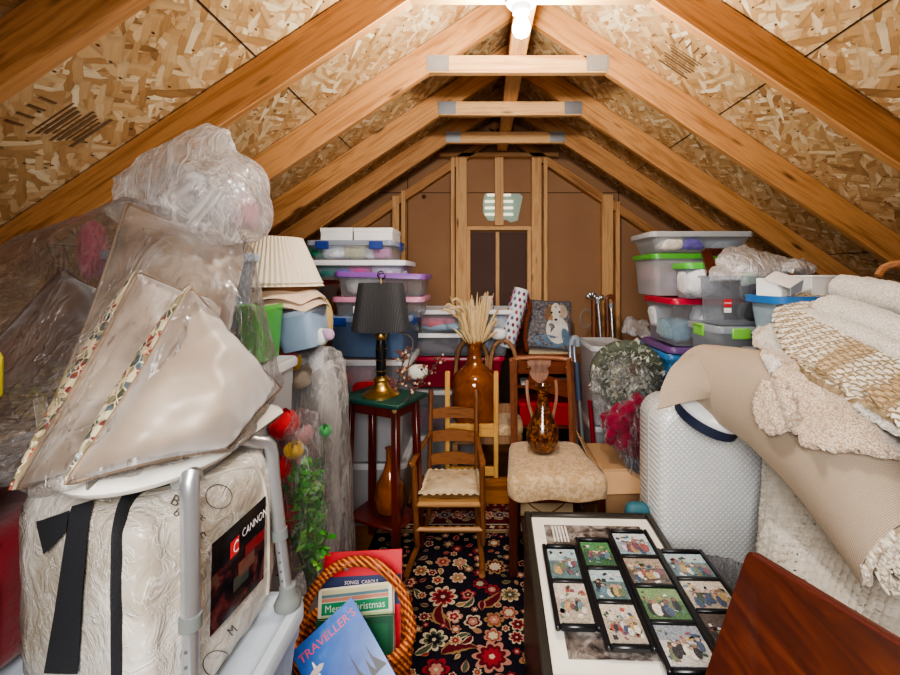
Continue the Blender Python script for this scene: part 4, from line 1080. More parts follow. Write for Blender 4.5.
# ------------------------------------------------------------------ upholstered dining chair
DARKW = wood('dark_chair_wood', '#4a2015', '#2b0f0a', .3, 1.4, 'Z', knots=False, coat=.2)
BACKW = wood('chair_back_wood', '#7a4a32', '#54301f', .35, 1.4, 'Z', knots=False)
dm = NT('damask'); co = dm.coord(); n1 = dm.noise(co, 34, 3, .6, 1.5); n2 = dm.noise(co, 190, 2)
DAMASK = dm.done(dm.bsdf(color=dm.mix(dm.ramp(n1, [(.45, 0.0), (.55, 1.0)]), lin('#cdb08a'), lin('#b4946a')), rough=.8, sheen=.2, normal=dm.bump(dm.math('ADD', n1, dm.math('MULTIPLY', n2, .4)), .35, .004)))
dc = thing('dining_chair', 'dark wooden dining chair with a beige damask seat in the aisle', 'chair', (.36, 2.43, .013))
FL, FR, RL, RR = V((.155, 2.22, 0)), V((.585, 2.22, 0)), V((.19, 2.66, 0)), V((.535, 2.66, 0))
for a in (FL, FR):
    q = MB(); q.bar(a + V((0, .01, .013)), a + V((0, 0, .44)), .042, .042, .004, up=(0, 1, 0)); q.build('leg', DARKW, dc)
for a, x in ((RL, .19), (RR, .535)):
    q = MB(); q.tube(spline([(x, 2.76, .013), (x, 2.69, .25), (x, 2.655, .45), (x, 2.68, .7), (x, 2.76, .985)], 20), .021, 4, flat=.8); q.build('leg', BACKW, dc)
rail = spline([(.17, 2.765, .975), (.24, 2.78, .985), (.36, 2.785, .99), (.48, 2.78, .985), (.555, 2.765, .975)], 16)
q = MB(); q.tube(rail, .02, 8, flat=.75); q.build('crest_rail', wood('rail', '#96603f', '#6b3e27', .35, 1.4, 'X', knots=False), dc)
q = MB(); T_ = lambda pts: [V((x, 2.66 + .12 * ((z - .45) / .54) ** 1.3, z)) for x, z in pts]
def lyre(w0): return T_([(w0, .98), (w0 * 1.02, .93), (w0 * .7, .88), (w0 * .32, .84), (w0 * .55, .78), (w0 * .95, .70), (w0 * .8, .6), (w0 * .35, .52), (w0 * .3, .46)])
for sx in (-1, 1):
    q.tube([V((.3625 + sx * (p.x + .012), p.y, p.z)) for p in spline(T_([(.075, .86), (.078, .80), (.07, .73), (.045, .63), (.03, .54), (.03, .46)]), 16)], .0105, 6, flat=.8)
poly = [(-.075, .97), (.075, .97), (.072, .93), (.05, .915), (.062, .885), (.045, .85), (.02, .83), (0, .815), (-.02, .83), (-.045, .85), (-.062, .885), (-.05, .915), (-.072, .93)]
q.prism([(x, z) for x, z in poly], -.014, Mx.Translation((.3625, 2.755, 0)) @ Mx.Rotation(R(84), 4, 'X'))
q.tube(spline(T_([(.3625, .82), (.3625, .6), (.3625, .46)]), 8), .008, 6)
q.build('splat', wood('splat', '#9d7058', '#78503b', .4, 1.4, 'Z', knots=False), dc)
q = MB(); q.bar((.155, 2.22, .41), (.585, 2.22, .41), .03, .06); q.bar((.155, 2.22, .41), (.19, 2.66, .41), .03, .06); q.bar((.585, 2.22, .41), (.535, 2.66, .41), .03, .06); q.bar((.19, 2.66, .41), (.535, 2.66, .41), .03, .06); q.build('seat_frame', DARKW, dc)
q = MB(); q.bar((.165, 2.23, .17), (.18, 2.68, .17), .022, .03); q.bar((.575, 2.23, .17), (.54, 2.68, .17), .022, .03); q.bar((.17, 2.45, .17), (.56, 2.45, .17), .022, .03); q.build('stretcher', DARKW, dc)
q = MB()
def seatloop(z, k):
    c4 = [V((.122, 2.175, 0)), V((.62, 2.175, 0)), V((.565, 2.675, 0)), V((.162, 2.675, 0))]; c = V((.367, 2.43, 0)); out = []
    for i in range(4):
        a, b, cc = c4[i-1], c4[i], c4[(i+1) % 4]
        p0 = b + (a - b).normalized() * .06; p1 = b + (cc - b).normalized() * .06
        for t in range(5):
            f = t / 4; out.append((1-f)**2 * p0 + 2*f*(1-f) * b + f*f * p1)
        for t in range(1, 8): out.append(p1.lerp(cc + (b - cc).normalized() * .06, t / 8))
    r = []
    for i, p in enumerate(out):
        v = c + (p - c) * k; v.z = z + (.008 * math.sin(i * 1.1) if z < .43 else 0); r.append(v)
    return r
q.loft([seatloop(.405, .985), seatloop(.425, 1.0), seatloop(.46, 1.008), seatloop(.49, 1.0), seatloop(.512, .96), seatloop(.524, .85), seatloop(.53, .6), seatloop(.532, .2)], (True, True))
q.build('seat', DAMASK, dc, ang=75)
# amber crackle vase on the seat
cm = NT('amber_crackle'); co = cm.coord(); vo = cm.n('ShaderNodeTexVoronoi', {'Vector': co, 'Scale': 55.0}, feature='DISTANCE_TO_EDGE'); vv = cm.n('ShaderNodeTexVoronoi', {'Vector': co, 'Scale': 55.0})
AMBC = cm.done(cm.bsdf(color=cm.mix(cm.ramp(vo.outputs['Distance'], [(.02, 1.0), (.1, 0.0)]), cm.ramp(cm.n('ShaderNodeSeparateColor', {0: vv.outputs['Color']}).outputs[0], [(0, '#3a1a08'), (.6, '#6b380e'), (1, '#96591a')]), lin('#3a1504')), rough=.12, spec=.8, coat=.5, trans=.15, normal=cm.bump(vo.outputs['Distance'], .2, .003)))
q = MB(); q.lathe([(.05, 0), (.062, .004), (.08, .03), (.09, .075), (.085, .12), (.066, .17), (.044, .22), (.032, .27), (.028, .3), (.034, .34), (.043, .365), (.038, .366), (.03, .34)], 32, (.333, 2.47, .533)); solo(q, 'amber_vase', AMBC, 'slender amber crackle glass vase standing on the dining chair seat', 'vase')
# needlework picture leaning under the chair
np_ = thing('needlework_picture', 'framed floral needlework leaning under the dining chair', 'picture', (.35, 2.56, .013))
Mn = Mx.Translation((.37, 2.58, .19)) @ Mx.Rotation(R(-10), 4, 'X')
mb = MB()
for c, s_ in (((0, 0, .16), (.36, .02, .03)), ((0, 0, -.16), (.36, .02, .03)), ((-.165, 0, 0), (.03, .02, .3)), ((.165, 0, 0), (.03, .02, .3))): mb.box(c, s_, .004, M=Mn)
mb.build('frame', DARKW, np_)
mb = MB(); mb.box((0, .002, 0), (.31, .008, .3), .001, M=Mn); BRW = plain('#8a5a3c', .9)
for sx in (-1, 1):
    mb.tube([Mn @ V((sx * (.02 + .09 * math.sin(t * PI / 8)), -.004, -.05 + .018 * t)) for t in range(9)], .004, 5, mat=BRW)
    mb.tube([Mn @ V((sx * (.03 + .07 * t / 6), -.004, .06 - .012 * (t - 3) ** 2 / 2)) for t in range(7)], .004, 5, mat=BRW)
mb.build('canvas', plain('#d8bd93', .9, bump=.3, bscale=300), np_)

# ------------------------------------------------------------------ light pine frame, hoop back chair, amber bottle
PINE = wood('light_pine', '#d9a85f', '#b9823e', .4, 1.6, 'Z', knots=False); PINEX = wood('light_pine_rail', '#d9a85f', '#b9823e', .4, 1.6, 'X', knots=False)
fs = thing('folding_frame', 'light pine folding frame with two rails standing on the brown board', 'frame', (-.07, 2.95, .17))
for x in (x_at(447.5, 2.95), x_at(496, 2.95)):
    q = MB(); q.box((x, 2.95, (.172 + .87) / 2), (.032, .03, .87 - .172), .005); q.build('post', PINE, fs)
for z0, z1 in ((.44, .525), (.185, .245)):
    q = MB(); q.box((x_at(471.7, 2.95), 2.95, (z0 + z1) / 2), (x_at(496, 2.95) - x_at(447.5, 2.95), .022, z1 - z0), .003); q.build('rail', PINEX, fs)
hc = thing('hoop_back_chair', 'wooden chair with a double hoop back and beige seat behind the pine frame', 'chair', (.04, 3.13, 0))
HW = wood('hoop_wood', '#a07a58', '#75533a', .4, 1.4, 'Z', knots=False)
X3 = lambda px, d=3.31: (px - 482) / 450 * d
Z3 = lambda py, d=3.31: 1.5 - (py - 275) / 450 * d
for x0, x1 in ((455.5, 487), (489.5, 515.5)):
    pts = [(X3(x0 + 1), Z3(430)), (X3(x0), Z3(395)), (X3(x0 + 1), Z3(362)), (X3(x0 + 5), Z3(346)), (X3((x0 + x1) / 2), Z3(340)), (X3(x1 - 4), Z3(346)), (X3(x1), Z3(360)), (X3(x1 - 3), Z3(385)), (X3(x1 - 3), Z3(430))]
    q = MB(); q.tube(spline([(x, 3.31, z) for x, z in pts], 40), .022, 8, flat=.8); q.build('back_hoop', HW, hc)
q = MB(); q.bar((X3(457), 3.31, .52), (X3(515), 3.31, .52), .03, .07); q.build('back_rail', HW, hc)
q = MB(); q.box((.04, 3.14, .40), (.46, .29, .07), .01); q.build('seat_apron', HW, hc)
q = MB(); q.soft((.04, 3.14, .46), (.48, .31, .075), .3, seg=28); q.build('seat', DAMASK, hc, ang=80)
for x in (-.18, .26):
    for y in (3.02, 3.27):
        q = MB(); q.bar((x, y, 0), (x, y, .38), .036, .036, .004, up=(0, 1, 0)); q.build('leg', HW, hc)
bt = thing('demijohn_bottle', 'big round shouldered amber glass bottle on the hoop back chair', 'bottle', (-.052, 3.12, .497))
am = NT('amber_glass'); co = am.coord()
am_t = am.n('ShaderNodeBsdfTransparent', {'Color': lin('#b8661c')}); am_g = am.bsdf(color=am.mix(am.noise(co, 9, 4, .6, 1.5), lin('#43150a'), lin('#c06a1c')), rough=.08, spec=.9, coat=.6)
AMB = am.done(am.n('ShaderNodeMixShader', {0: .72, 1: am_t, 2: am_g}))
mb = MB(); mb.lathe([(.13, 0), (.15, .01), (.158, .04), (.16, .12), (.16, .22), (.157, .27), (.14, .315), (.1, .355), (.06, .39), (.046, .45), (.045, .50), (.05, .515), (.058, .525), (.058, .54), (.05, .545)], 40, cap=(True, False)); mb.build('glass', AMB, bt, local=True)
gs = thing('dried_grass', 'bunch of straw coloured dried grasses in the amber bottle', 'dried grass', (-.052, 3.12, .99))
mb = MB(); hd = MB(); rr2 = random.Random(5)
for k in range(70):
    a = rr2.uniform(0, 2 * PI); sp2 = rr2.uniform(.02, .14) ; h = rr2.uniform(.08, .30)
    b = V((-.052, 3.12, .94)) + V((math.cos(a) * .025, math.sin(a) * .025, 0)); e = V((-.052, 3.12, 1.0)) + V((math.cos(a) * sp2 * (1.0), math.sin(a) * sp2 * .6, h))
    s = spline([b, b + V((0, 0, .08)) + V((math.cos(a), math.sin(a), 0)) * sp2 * .2, e], 8); mb.tube(s, .0022, 5)
    hd.tube(spline([s[4], s[6], s[7], s[7] + (s[7] - s[6]) * 1.2 + V((math.cos(a) * .01, 0, -.005))], 7), [.005, .012, .017, .017, .014, .009, .003], 6, flat=.6)
for k, (dx, dz) in enumerate(((-.16, .32), (-.13, .30), (-.11, .36), (-.18, .29), (-.09, .31))):
    b = V((-.052, 3.12, .97)); e = b + V((dx, -.02 * k, dz)); s = spline([b, b + V((dx * .35, 0, dz * .6)), e, e + V((-.05, 0, -.01))], 10); mb.tube(s, .002, 5); hd.tube(s[4:], [.003, .008, .011, .011, .008, .002], 6)
o = mb.build('stalk', plain('#b79a62', .8), gs); o = hd.build('seed_head', plain('#dcc190', .85, bump=.4, bscale=120), gs); o['kind'] = 'stuff'
rs = thing('rolled_paper', 'red and white printed roll end behind the dried grasses', 'paper roll', P(487, 318, 3.32)); mb = MB(); p0 = P(487, 316, 3.6); mb.lathe([(.05, -.1), (.05, .16)], 20, p0); mb.build('roll', plain('#e0d5d2', .6), rs)
mb = MB()
for k in range(14):
    a = k * 2.4; z = -.05 + .0145 * k; mb.box(p0 + V((.051 * math.cos(a), .051 * math.sin(a), z)), (.03, .008, .02), .002, rz=a + PI/2)
mb.build('print', plain('#a3232f', .6), rs)
# ------------------------------------------------------------------ desk by the gable wall, cushion with a dog, wraps, canes, crutches
DESKW = wood('desk_wood', '#8a4526', '#5c2713', .35, 1.3, 'X', knots=False, coat=.2); DESKD = plain('#2a120c', .6)
dk = thing('writing_desk', 'red brown wooden desk with open shelves against the gable wall', 'desk', (.43, 3.45, 0))
x0, x1, y0, y1 = X3(515, 3.5), X3(580, 3.5), 3.52, 3.95
mb = MB(); mb.box(((x0+x1)/2, (y0+y1)/2, Z3(357, 3.5)), (x1-x0, y1-y0, .025), .004); mb.build('desktop', DESKW, dk)
for x in (x0 + .012, x1 - .012):
    mb = MB(); mb.box((x, (y0+y1)/2, .42), (.024, y1-y0 - .01, .84), .003); mb.build('side_panel', DESKW, dk)
mb = MB(); mb.box(((x0+x1)/2, y1 - .01, .42), (x1-x0-.04, .012, .84), .002); mb.build('back_panel', DESKD, dk)
for z in (.62, .3, .05):
    mb = MB(); mb.box(((x0+x1)/2, (y0+y1)/2, z), (x1-x0-.05, y1-y0-.04, .02), .002); mb.build('shelf', DESKW, dk)
mb = MB(); mb.box(((x0+x1)/2, y0 + .01, .775), (x1-x0-.05, .02, .10), .003); o = mb.build('drawer', DESKW, dk)
mb = MB()
for sx in (-.15, .15): mb.ico(((x0+x1)/2 + sx, y0 - .006, .775), .012, 2)
mb.build('knob', BRASS, o)
mb = MB(); mb.box(((x0+x1)/2 + .04, y0 - .02, .64), (.4, .012, .13), .003, tilt=Mx.Rotation(R(14), 3, 'Y')); mb.build('slant_panel', DESKW, dk)
q = MB(); q.box(((x0+x1)/2, y0 + .12, .64), (.4, .2, .016), .003); solo(q, 'paper_stack', plain('#e6e2dc', .6), 'white papers lying on the upper desk shelf', 'paper')
for k, (a, b) in enumerate(((x0 + .04, x0 + .24), (x0 + .26, x1 - .04))):
    t = thing('red_box', ['red lidded box on the middle desk shelf, beside the hoop back chair', 'red lidded box on the middle desk shelf, beside the crutches'][k], 'box', ((a+b)/2, y0 + .17, .31)); mb = MB(); mb.box(((a+b)/2, y0 + .17, .39), (b-a, .28, .155), .004); mb.build('box_base', plain('#c01425', .45), t); mb = MB(); mb.box(((a+b)/2, y0 + .17, .475), (b-a+.012, .292, .03), .004); mb.build('lid', plain('#d0182b', .45), t)
# arm chair part: curved arm standing on the desk
ra = thing('wooden_armrest_stand', 'curved red brown wooden quilt stand beside the dog cushion', 'quilt stand', P(527, 350, 3.6))
for dy in (0, .16):
    q = MB(); q.tube(spline([P(527, 351, 3.53 + dy), P(525, 338, 3.53 + dy), P(527, 320, 3.53 + dy), P(530, 305, 3.53 + dy), P(526, 296, 3.53 + dy)], 18), .028, 8, flat=.6); q.build('side', DESKW, ra)
q = MB(); q.bar(P(527, 348, 3.53), P(527, 348, 3.69), .03, .04); q.build('crossbar', DESKW, ra)
q = MB(); q.box(P(550, 353, 3.66) + V((0, .06, .006)), (.36, .30, .03), .006, tilt=Mx.Rotation(R(3), 3, 'Y')); solo(q, 'folded_blanket', cloth('#d8c79c'), 'folded cream blanket under the dog cushion on the desk', 'blanket')
dp = thing('dog_cushion', 'grey woven cushion with a pale spotted dog printed on it', 'cushion', P(550, 350, 3.62))
dd = 3.62
F, Bk, rim = cushion(P(524, 346, dd - .02), P(572, 351, dd - .02), P(570, 302, dd + .14), P(531, 300, dd + .14), .05, 26, .04, .004, 6)
bm2 = NT('woven_grey'); co = bm2.coord(); GRW = bm2.done(bm2.bsdf(color=bm2.ramp(bm2.noise(co, 45, 3), [(.3, '#3d414a'), (.5, '#6b6a70'), (.68, '#9a8f8c')]), rough=.95))
mb = MB(); mb.grid(F); BVD = mb.bvh(); mb.build('front_cover', GRW, dp, ang=80); mb = MB(); mb.grid(Bk); mb.build('back_cover', GRW, dp, ang=80); mb = MB(); mb.tube(rim, .006, 6, True); mb.build('piping', plain('#4b5563', .8), dp)
mb = MB()
def blobp(cx, cy, rx, ry, mat, off, rot=0):
    c, s = math.cos(rot), math.sin(rot); pts = [hit(BVD, cx + rx * math.cos(a) * c - ry * math.sin(a) * s, cy + rx * math.cos(a) * s + ry * math.sin(a) * c, off) for a in [2*PI*k/18 for k in range(18)]]
    ce = hit(BVD, cx, cy, off)
    if ce is None: return
    ring = [p if p is not None else ce for p in pts]; mb.add(ring + [ce], [(k, (k+1) % 18, 18) for k in range(18)], mat)
CW, CT, CB, CS = cloth('#e6e2da'), cloth('#b08a66'), plain('#22242a', .8), cloth('#6f8ba6')
blobp(557, 330, 11, 14, CW, .004, -.2); blobp(549, 341, 16, 6, CS, .003, .15); blobp(566, 338, 4, 10, CS, .005, -.3)
blobp(552, 313, 6.5, 8, CT, .006); blobp(548, 313, 3.2, 7, cloth('#8c6a4e'), .007, .3); blobp(562, 312, 5, 7, cloth('#c9b6a2'), .006, -.3); blobp(555.5, 311, 4.5, 7.5, CW, .0075); blobp(556, 319, 3.6, 4, CW, .0085)
blobp(555.5, 320, 1.6, 1.2, CB, .0095); blobp(551.5, 313, 1, 1.1, CB, .0095); blobp(559, 312.5, 1, 1.1, CB, .0095)
mb.build('printed_dog', CW, dp)
sr = thing('wrapping_roll', 'leaning roll of white wrapping paper with small dark red figures', 'wrapping paper', P(510, 345, 3.5))
p0, p1 = P(506, 347, 3.42), P(522, 289, 3.46); mb = MB(); mb.tube([p0, p1], .06, 22); mb.build('roll', plain('#dfe2e8', .5), sr)
mb = MB(); ax = (p1 - p0).normalized(); u = V((0, 1, 0)).cross(ax).normalized(); w2 = ax.cross(u); cols = [plain(c, .6) for c in ('#7d2335', '#4a5570', '#a04a5c', '#5d6b86')]
for i in range(9):
    for j in range(10):
        a = 2*PI*(j + .5 * (i % 2)) / 10; c = p0 + ax * ((p1 - p0).length * (i + .6) / 9.4) + (u * math.cos(a) + w2 * math.sin(a)) * .0605
        mb.ico(c, .013, 1, mat=cols[(i * 3 + j) % 4], sq=(1, .5, 1.3))
mb.build('print', cols[0], sr)
q = MB(); q.soft(P(499, 334, 3.3), (.12, .1, .09), .8, nz=.2, seed=3); solo(q, 'plastic_bag', plain('#eef0f2', .4), 'small white plastic bag beside the leaning wrapping roll', 'plastic bag')
# canes
SILV = plain('#c5c8cb', .25, .85); CANE = wood('cane', '#7a4424', '#4c2613', .4, 1.2, 'Z', knots=False)
for k, (a, b, lab) in enumerate(((P(594, 420, 3.62), P(594, 300, 3.7), 'brown walking cane with an ornate silver handle by the gable stud'), (P(610, 420, 3.6), P(607, 303, 3.68), 'brown walking cane with a short crook right of the ornate one'))):
    t = thing('walking_cane', lab, 'cane', tuple(a)); mb = MB(); mb.tube([a, b], [.016, .024], 10); mb.build('shaft', CANE, t); mb = MB()
    if k == 0:
        for j in range(7): mb.ico(b + V((-.05 + .018 * j, -.01, .03 + .02 * math.sin(j))), .024, 2, nz=.35, ns=40)
    else: mb.tube(spline([b, b + V((0, 0, .04)), b + V((.035, 0, .055)), b + V((.06, 0, .03))], 10), .018, 8)
    mb.build('handle', SILV if k == 0 else CANE, t)
    q = MB(); q.lathe([(.02, 0), (.02, .03), (.017, .04)], 12, a); q.build('ferrule', BLACKG, t)
for k, (a, b, lab) in enumerate(((P(606, 405, 3.55), P(598, 302, 3.6), 'slim silver pole leaning between the two canes'), (P(617, 405, 3.55), P(611, 306, 3.62), 'slim silver pole leaning right of the canes'))):
    t = thing('metal_pole', lab, 'pole', tuple(a)); mb = MB(); mb.tube([a, b], .012, 10); mb.build('shaft', SILV, t); mb = MB(); mb.tube([b - (b-a) * .02, b + (b - a) * .03], .017, 10); mb.build('grip', plain('#8d9298', .4), t)
q = MB(); cs_ = [P(586, 319, 3.75) + V((.05 * math.cos(a * PI / 12), 0, .075 * math.sin(a * PI / 12))) for a in range(24)]; q.tube(cs_, .006, 6, True); q.tube([p * .999 + V((.004, 0, .01)) for p in cs_], .005, 6, True); solo(q, 'wire_coil', plain('#8b7c72', .5), 'coil of thin wire hanging beside the canes', 'wire coil')
bin_('storage_tote', 'grey tote at floor level below the canes', .79, 1.0, 3.45, 3.9, 0, .33, FROST, LIDW)
# aluminium crutch pair
t = thing('crutch', 'pair of aluminium crutch poles with a rounded top by the dining chair', 'crutch', P(577, 520, 2.72))
for dx, lab in ((0, 0), (6, 1)):
    mb = MB(); mb.tube(spline([P(581 + dx, 505, 2.76), P(574 + dx * .9, 400, 2.8), P(570 + dx * .7, 352, 2.84), P(572 + dx * .5, 340, 2.84)], 24), .0125, 10); mb.build('pole', plain('#a6acb4', .3, .8), t)
mb = MB(); mb.tube(spline([P(571, 345, 2.84), P(573, 339, 2.84), P(576.5, 338.5, 2.84), P(578, 346, 2.84)], 12), .02, 10); mb.build('arm_pad', plain('#7d8894', .5), t)
mb = MB(); mb.tube([P(576.5, 362, 2.82), P(579, 400, 2.79)], .018, 10); mb.build('hand_grip', plain('#2c3b52', .6), t)
for px, k in ((581, 0), (587, 1)):
    mb = MB(); p = P(px, 505, 2.76); mb.tube([p, V((p.x + .01, p.y - .02, .03))], .0125, 10); mb.lathe([(.02, 0), (.022, .01), (.016, .04)], 12, (p.x + .01, p.y - .02, .0), mat=BLACKG); mb.build('lower_pole', plain('#a6acb4', .3, .8), t)
t = thing('red_tube', 'slim dark red pole leaning right of the crutches', 'pole', P(596, 500, 2.85)); mb = MB(); mb.tube([P(590, 400, 2.9), V(P(598, 500, 2.9).xy.to_3d()) + V((0, 0, .02))], .016, 10); mb.build('shaft', plain('#7d1424', .4), t)
# ------------------------------------------------------------------ right foreground: suitcase, rugs, mats, frames, mahogany panel
bin_('storage_tote', 'grey tote on the floor under the pile of rugs', 1.11, 1.62, 1.2, 1.98, 0, .42, FROST, LIDW)
bin_('storage_tote', 'grey tote second from the floor under the pile of rugs', 1.11, 1.62, 1.2, 1.98, .425, .84, FROST, LIDW)
# hard shell suitcase with a diamond pattern
wm = NT('diamond_shell'); co = wm.coord(rot=(0, R(45), 0)); ck = wm.n('ShaderNodeTexWave', {'Vector': co, 'Scale': 21.0}, bands_direction='X'); ck2 = wm.n('ShaderNodeTexWave', {'Vector': co, 'Scale': 21.0}, bands_direction='Z')
hgt = wm.math('MULTIPLY', ck.outputs[1], ck2.outputs[1])
SHELLW = wm.done(wm.bsdf(color=wm.mix(hgt, lin('#c9cbcb'), lin('#ecedec')), rough=.25, spec=.6, coat=.3, normal=wm.bump(hgt, .35, .006)))
sc = thing('suitcase', 'white hard shell suitcase with an embossed diamond pattern standing by the rugs', 'suitcase', (.87, 1.84, .22))
def shell(y0, y1):
    lo = []
    for y, k in ((y0, .86), (y0 + .006, .94), (y0 + .03, 1.0), (y1, 1.0)):
        l = [V((.885, y, .605)) + V((p.x, 0, p.y)) for p in rrect(.41 * (k if k > .9 else .9), .79 * (k + .02 if k < 1 else 1), .07 * k + .02, 8)]; lo.append(l)
    return lo
mb = MB(); mb.loft(shell(1.72, 1.84)); mb.build('front_shell', SHELLW, sc, ang=60)
mb = MB(); mb.loft([[V((p.x, 3.69 - p.y, p.z)) for p in l] for l in shell(1.72 + .0, 1.84)]); mb.build('back_shell', SHELLW, sc, ang=60)
mb = MB(); mb.loft([[V((.885, y, .605)) + V((p.x, 0, p.y)) for p in rrect(.414, .794, .09, 8)] for y in (1.836, 1.855)]); mb.build('zip_band', plain('#b8babb', .5), sc)
mb = MB(); mb.tube(spline([(.80, 1.84, .995), (.80, 1.84, 1.03), (.89, 1.84, 1.035), (.97, 1.84, 1.03), (.97, 1.84, .995)], 16), .011, 8); mb.build('handle', plain('#d2d4d4', .4), sc)
for x in (.73, 1.04):
    for y in (1.76, 1.92):
        mb = MB(); mb.lathe([(.004, -.012), (.022, -.011), (.022, .011), (.004, .012)], 14, M=Mx.Translation((x, y, .19)) @ Mx.Rotation(R(90), 4, 'Y')); mb.box((x, y, .212), (.02, .03, .02), .004); mb.build('wheel', plain('#33353a', .5), sc)
t = thing('cardboard_box', 'flat brown cardboard box under the white suitcase', 'box', (.87, 1.84, 0)); mb = MB(); mb.box((.83, 1.86, .08), (.36, .28, .16), .004); mb.build('box_base', plain('#a98256', .8), t); mb = MB(); mb.box((.78, 1.86, .165), (.3, .29, .006), .001); mb.build('flap', plain('#b08a5e', .8), t)
# film hanging off the suitcase bottom
q = hullfilm([P(668, 545, 1.70), P(672, 580, 1.69), P(700, 600, 1.68), P(740, 604, 1.68), P(757, 560, 1.69), P(757, 590, 1.70), P(672, 560, 1.72), P(735, 585, 1.66)], .015, .006, 12, .004, 1, 3)
solo(q, 'plastic_sleeve', film('sleeve', .1, .3, 9.0), 'torn clear plastic sleeve at the bottom of the white suitcase', 'plastic sleeve', ang=70)
# sailor style cap
ht = thing('flat_cap', 'white topped flat cap with a navy band tucked between suitcase and rug', 'cap', P(705, 420, 1.64))
A_, B_ = P(682, 396, 1.78), P(736, 437, 1.60); ax = (B_ - A_); L = ax.length; axn = ax.normalized(); upv = (V((.25, -.2, 1)) - axn * V((.25, -.2, 1)).dot(axn)).normalized(); sd = axn.cross(upv)
Mh = Mx.Translation((A_ + B_) / 2) @ Mx((axn, sd, upv)).transposed().to_4x4()
mb = MB(); mb.lathe([(L*.50, .012), (L*.52, .02), (L*.51, .034), (L*.42, .048), (L*.2, .054), (.005, .055)], 36, M=Mh); mb.build('crown', plain('#eceef0', .5), ht)
mb = MB(); mb.lathe([(L*.47, -.028), (L*.49, -.024), (L*.495, .014), (L*.45, .016)], 36, M=Mh); mb.build('band', plain('#1e2740', .6), ht)

# rug rolled with its backing outwards
bkm = NT('jute_backing'); uv = bkm.n('ShaderNodeTexCoord').outputs['UV']
wx = bkm.n('ShaderNodeTexWave', {'Vector': uv, 'Scale': 55.0}, bands_direction='X'); wy = bkm.n('ShaderNodeTexWave', {'Vector': uv, 'Scale': 55.0}, bands_direction='Y'); hh = bkm.math('ADD', bkm.math('MULTIPLY', wx.outputs[1], .5), bkm.math('MULTIPLY', wy.outputs[1], .5))
BACKING = bkm.done(bkm.bsdf(color=bkm.mix(hh, lin('#8f7f6d'), lin('#bfae9b')), rough=.95, normal=bkm.bump(hh, .5, .003), spec=.15))
def shag_mat(n, a, b, sc_=85):
    m = NT(n); co = m.coord(); vo = m.n('ShaderNodeTexVoronoi', {'Vector': co, 'Scale': sc_}); n2 = m.noise(co, 6, 3)
    c = m.mix(m.ramp(vo.outputs['Distance'], [(.1, 1.0), (.75, 0.0)]), lin(a), lin(b)); c = m.mix(m.math('MULTIPLY', m.ramp(n2, [(.4, 0.0), (.7, 1.0)]), .35), c, lin(a))
    return m.done(m.bsdf(color=c, rough=.95, spec=.1, sheen=.3, normal=m.bump(vo.outputs['Distance'], -.9, .012)))
PILE = shag_mat('cream_pile', '#a08c74', '#e9dfcd')
rr = thing('rolled_rug', 'thick cream rug rolled with its tan backing outwards, near end showing the spiral', 'rug', (.9, 1.3, .75))
A0, B0 = P(914, 560, 1.0), P(702, 377, 1.80)
axv = (B0 - A0).normalized(); s1 = axv.cross(V((0, 0, 1))).normalized(); s2 = s1.cross(axv).normalized()
def rollpt(s, th, r):
    """s along the roll (0 near end), th angle, r radius fraction"""
    c = A0.lerp(B0, s)
    grow = 1 + .0 * s; flatn = 1 + .42 * math.sin(PI * min(1, s * .95)) + .15 * s
    a = s1 * (math.cos(th) * r * (.128 + .012 * s)) + s2 * (math.sin(th) * r * .128 * flatn)
    bend = V((.05, .0, .065)) * math.sin(PI * s)
    return c + a + bend + V((0, 0, .006 * NZ.noise(V((s * 5, th, r)))))
NS, NTH = 26, 84; TH0, TURN = R(-150), 2.15
def rad(k): return 1 - .30 * k * TURN
rows_o = [[rollpt(s / (NS-1), TH0 - 2*PI*TURN * k / (NTH-1) , rad(k / (NTH-1))) for k in range(NTH)] for s in range(NS)]
rows_i = [[rollpt(s / (NS-1), TH0 - 2*PI*TURN * k / (NTH-1) , rad(k / (NTH-1)) - .22) for k in range(NTH)] for s in range(NS)]
mb = MB(); mb.grid(rows_o, uvscale=(2.2, 1.15)); BVROLL = mb.bvh(); mb.build('backing', BACKING, rr, ang=80)
rows_p = [[p.lerp(o, .12) for p, o in zip(a, b)] for a, b in zip(rows_o, rows_i)]
mb = MB(); mb.grid(displace(rows_i, lambda u, v, p: .006 * NZ.noise(p * 70)))
rows_e = [[rows_p[0][k].lerp(rows_i[0][k], j / 6) - axv * (.010 * math.sin(PI * j / 6) + .008 * NZ.noise(rows_o[0][k] * 60 + V((j * .7, 0, 0)))) for k in range(NTH)] for j in range(7)]
mb.grid(rows_e)
rows_f = [[rows_p[-1][k].lerp(rows_i[-1][k], j / 4) + axv * (.006 * math.sin(PI * j / 4)) for k in range(NTH)] for j in range(5)]
mb.grid(rows_f)
mb.build('pile', PILE, rr, ang=80)
rowsl = surf([[P(692, 353, 1.74), P(674, 364, 1.69), P(662, 386, 1.64), P(657, 409, 1.60)], [P(699, 358, 1.66), P(694, 370, 1.63), P(688, 386, 1.60), P(686, 402, 1.58)], [P(716, 394, 1.56), P(715, 394, 1.57), P(714, 395, 1.58), P(716, 397, 1.59)]], 20, 16)
mb = MB(); mb.grid(rowsl, th=.008, uvscale=(.25, .2)); mb.build('turned_corner', BACKING, rr, ang=80)
fr_ = MB()
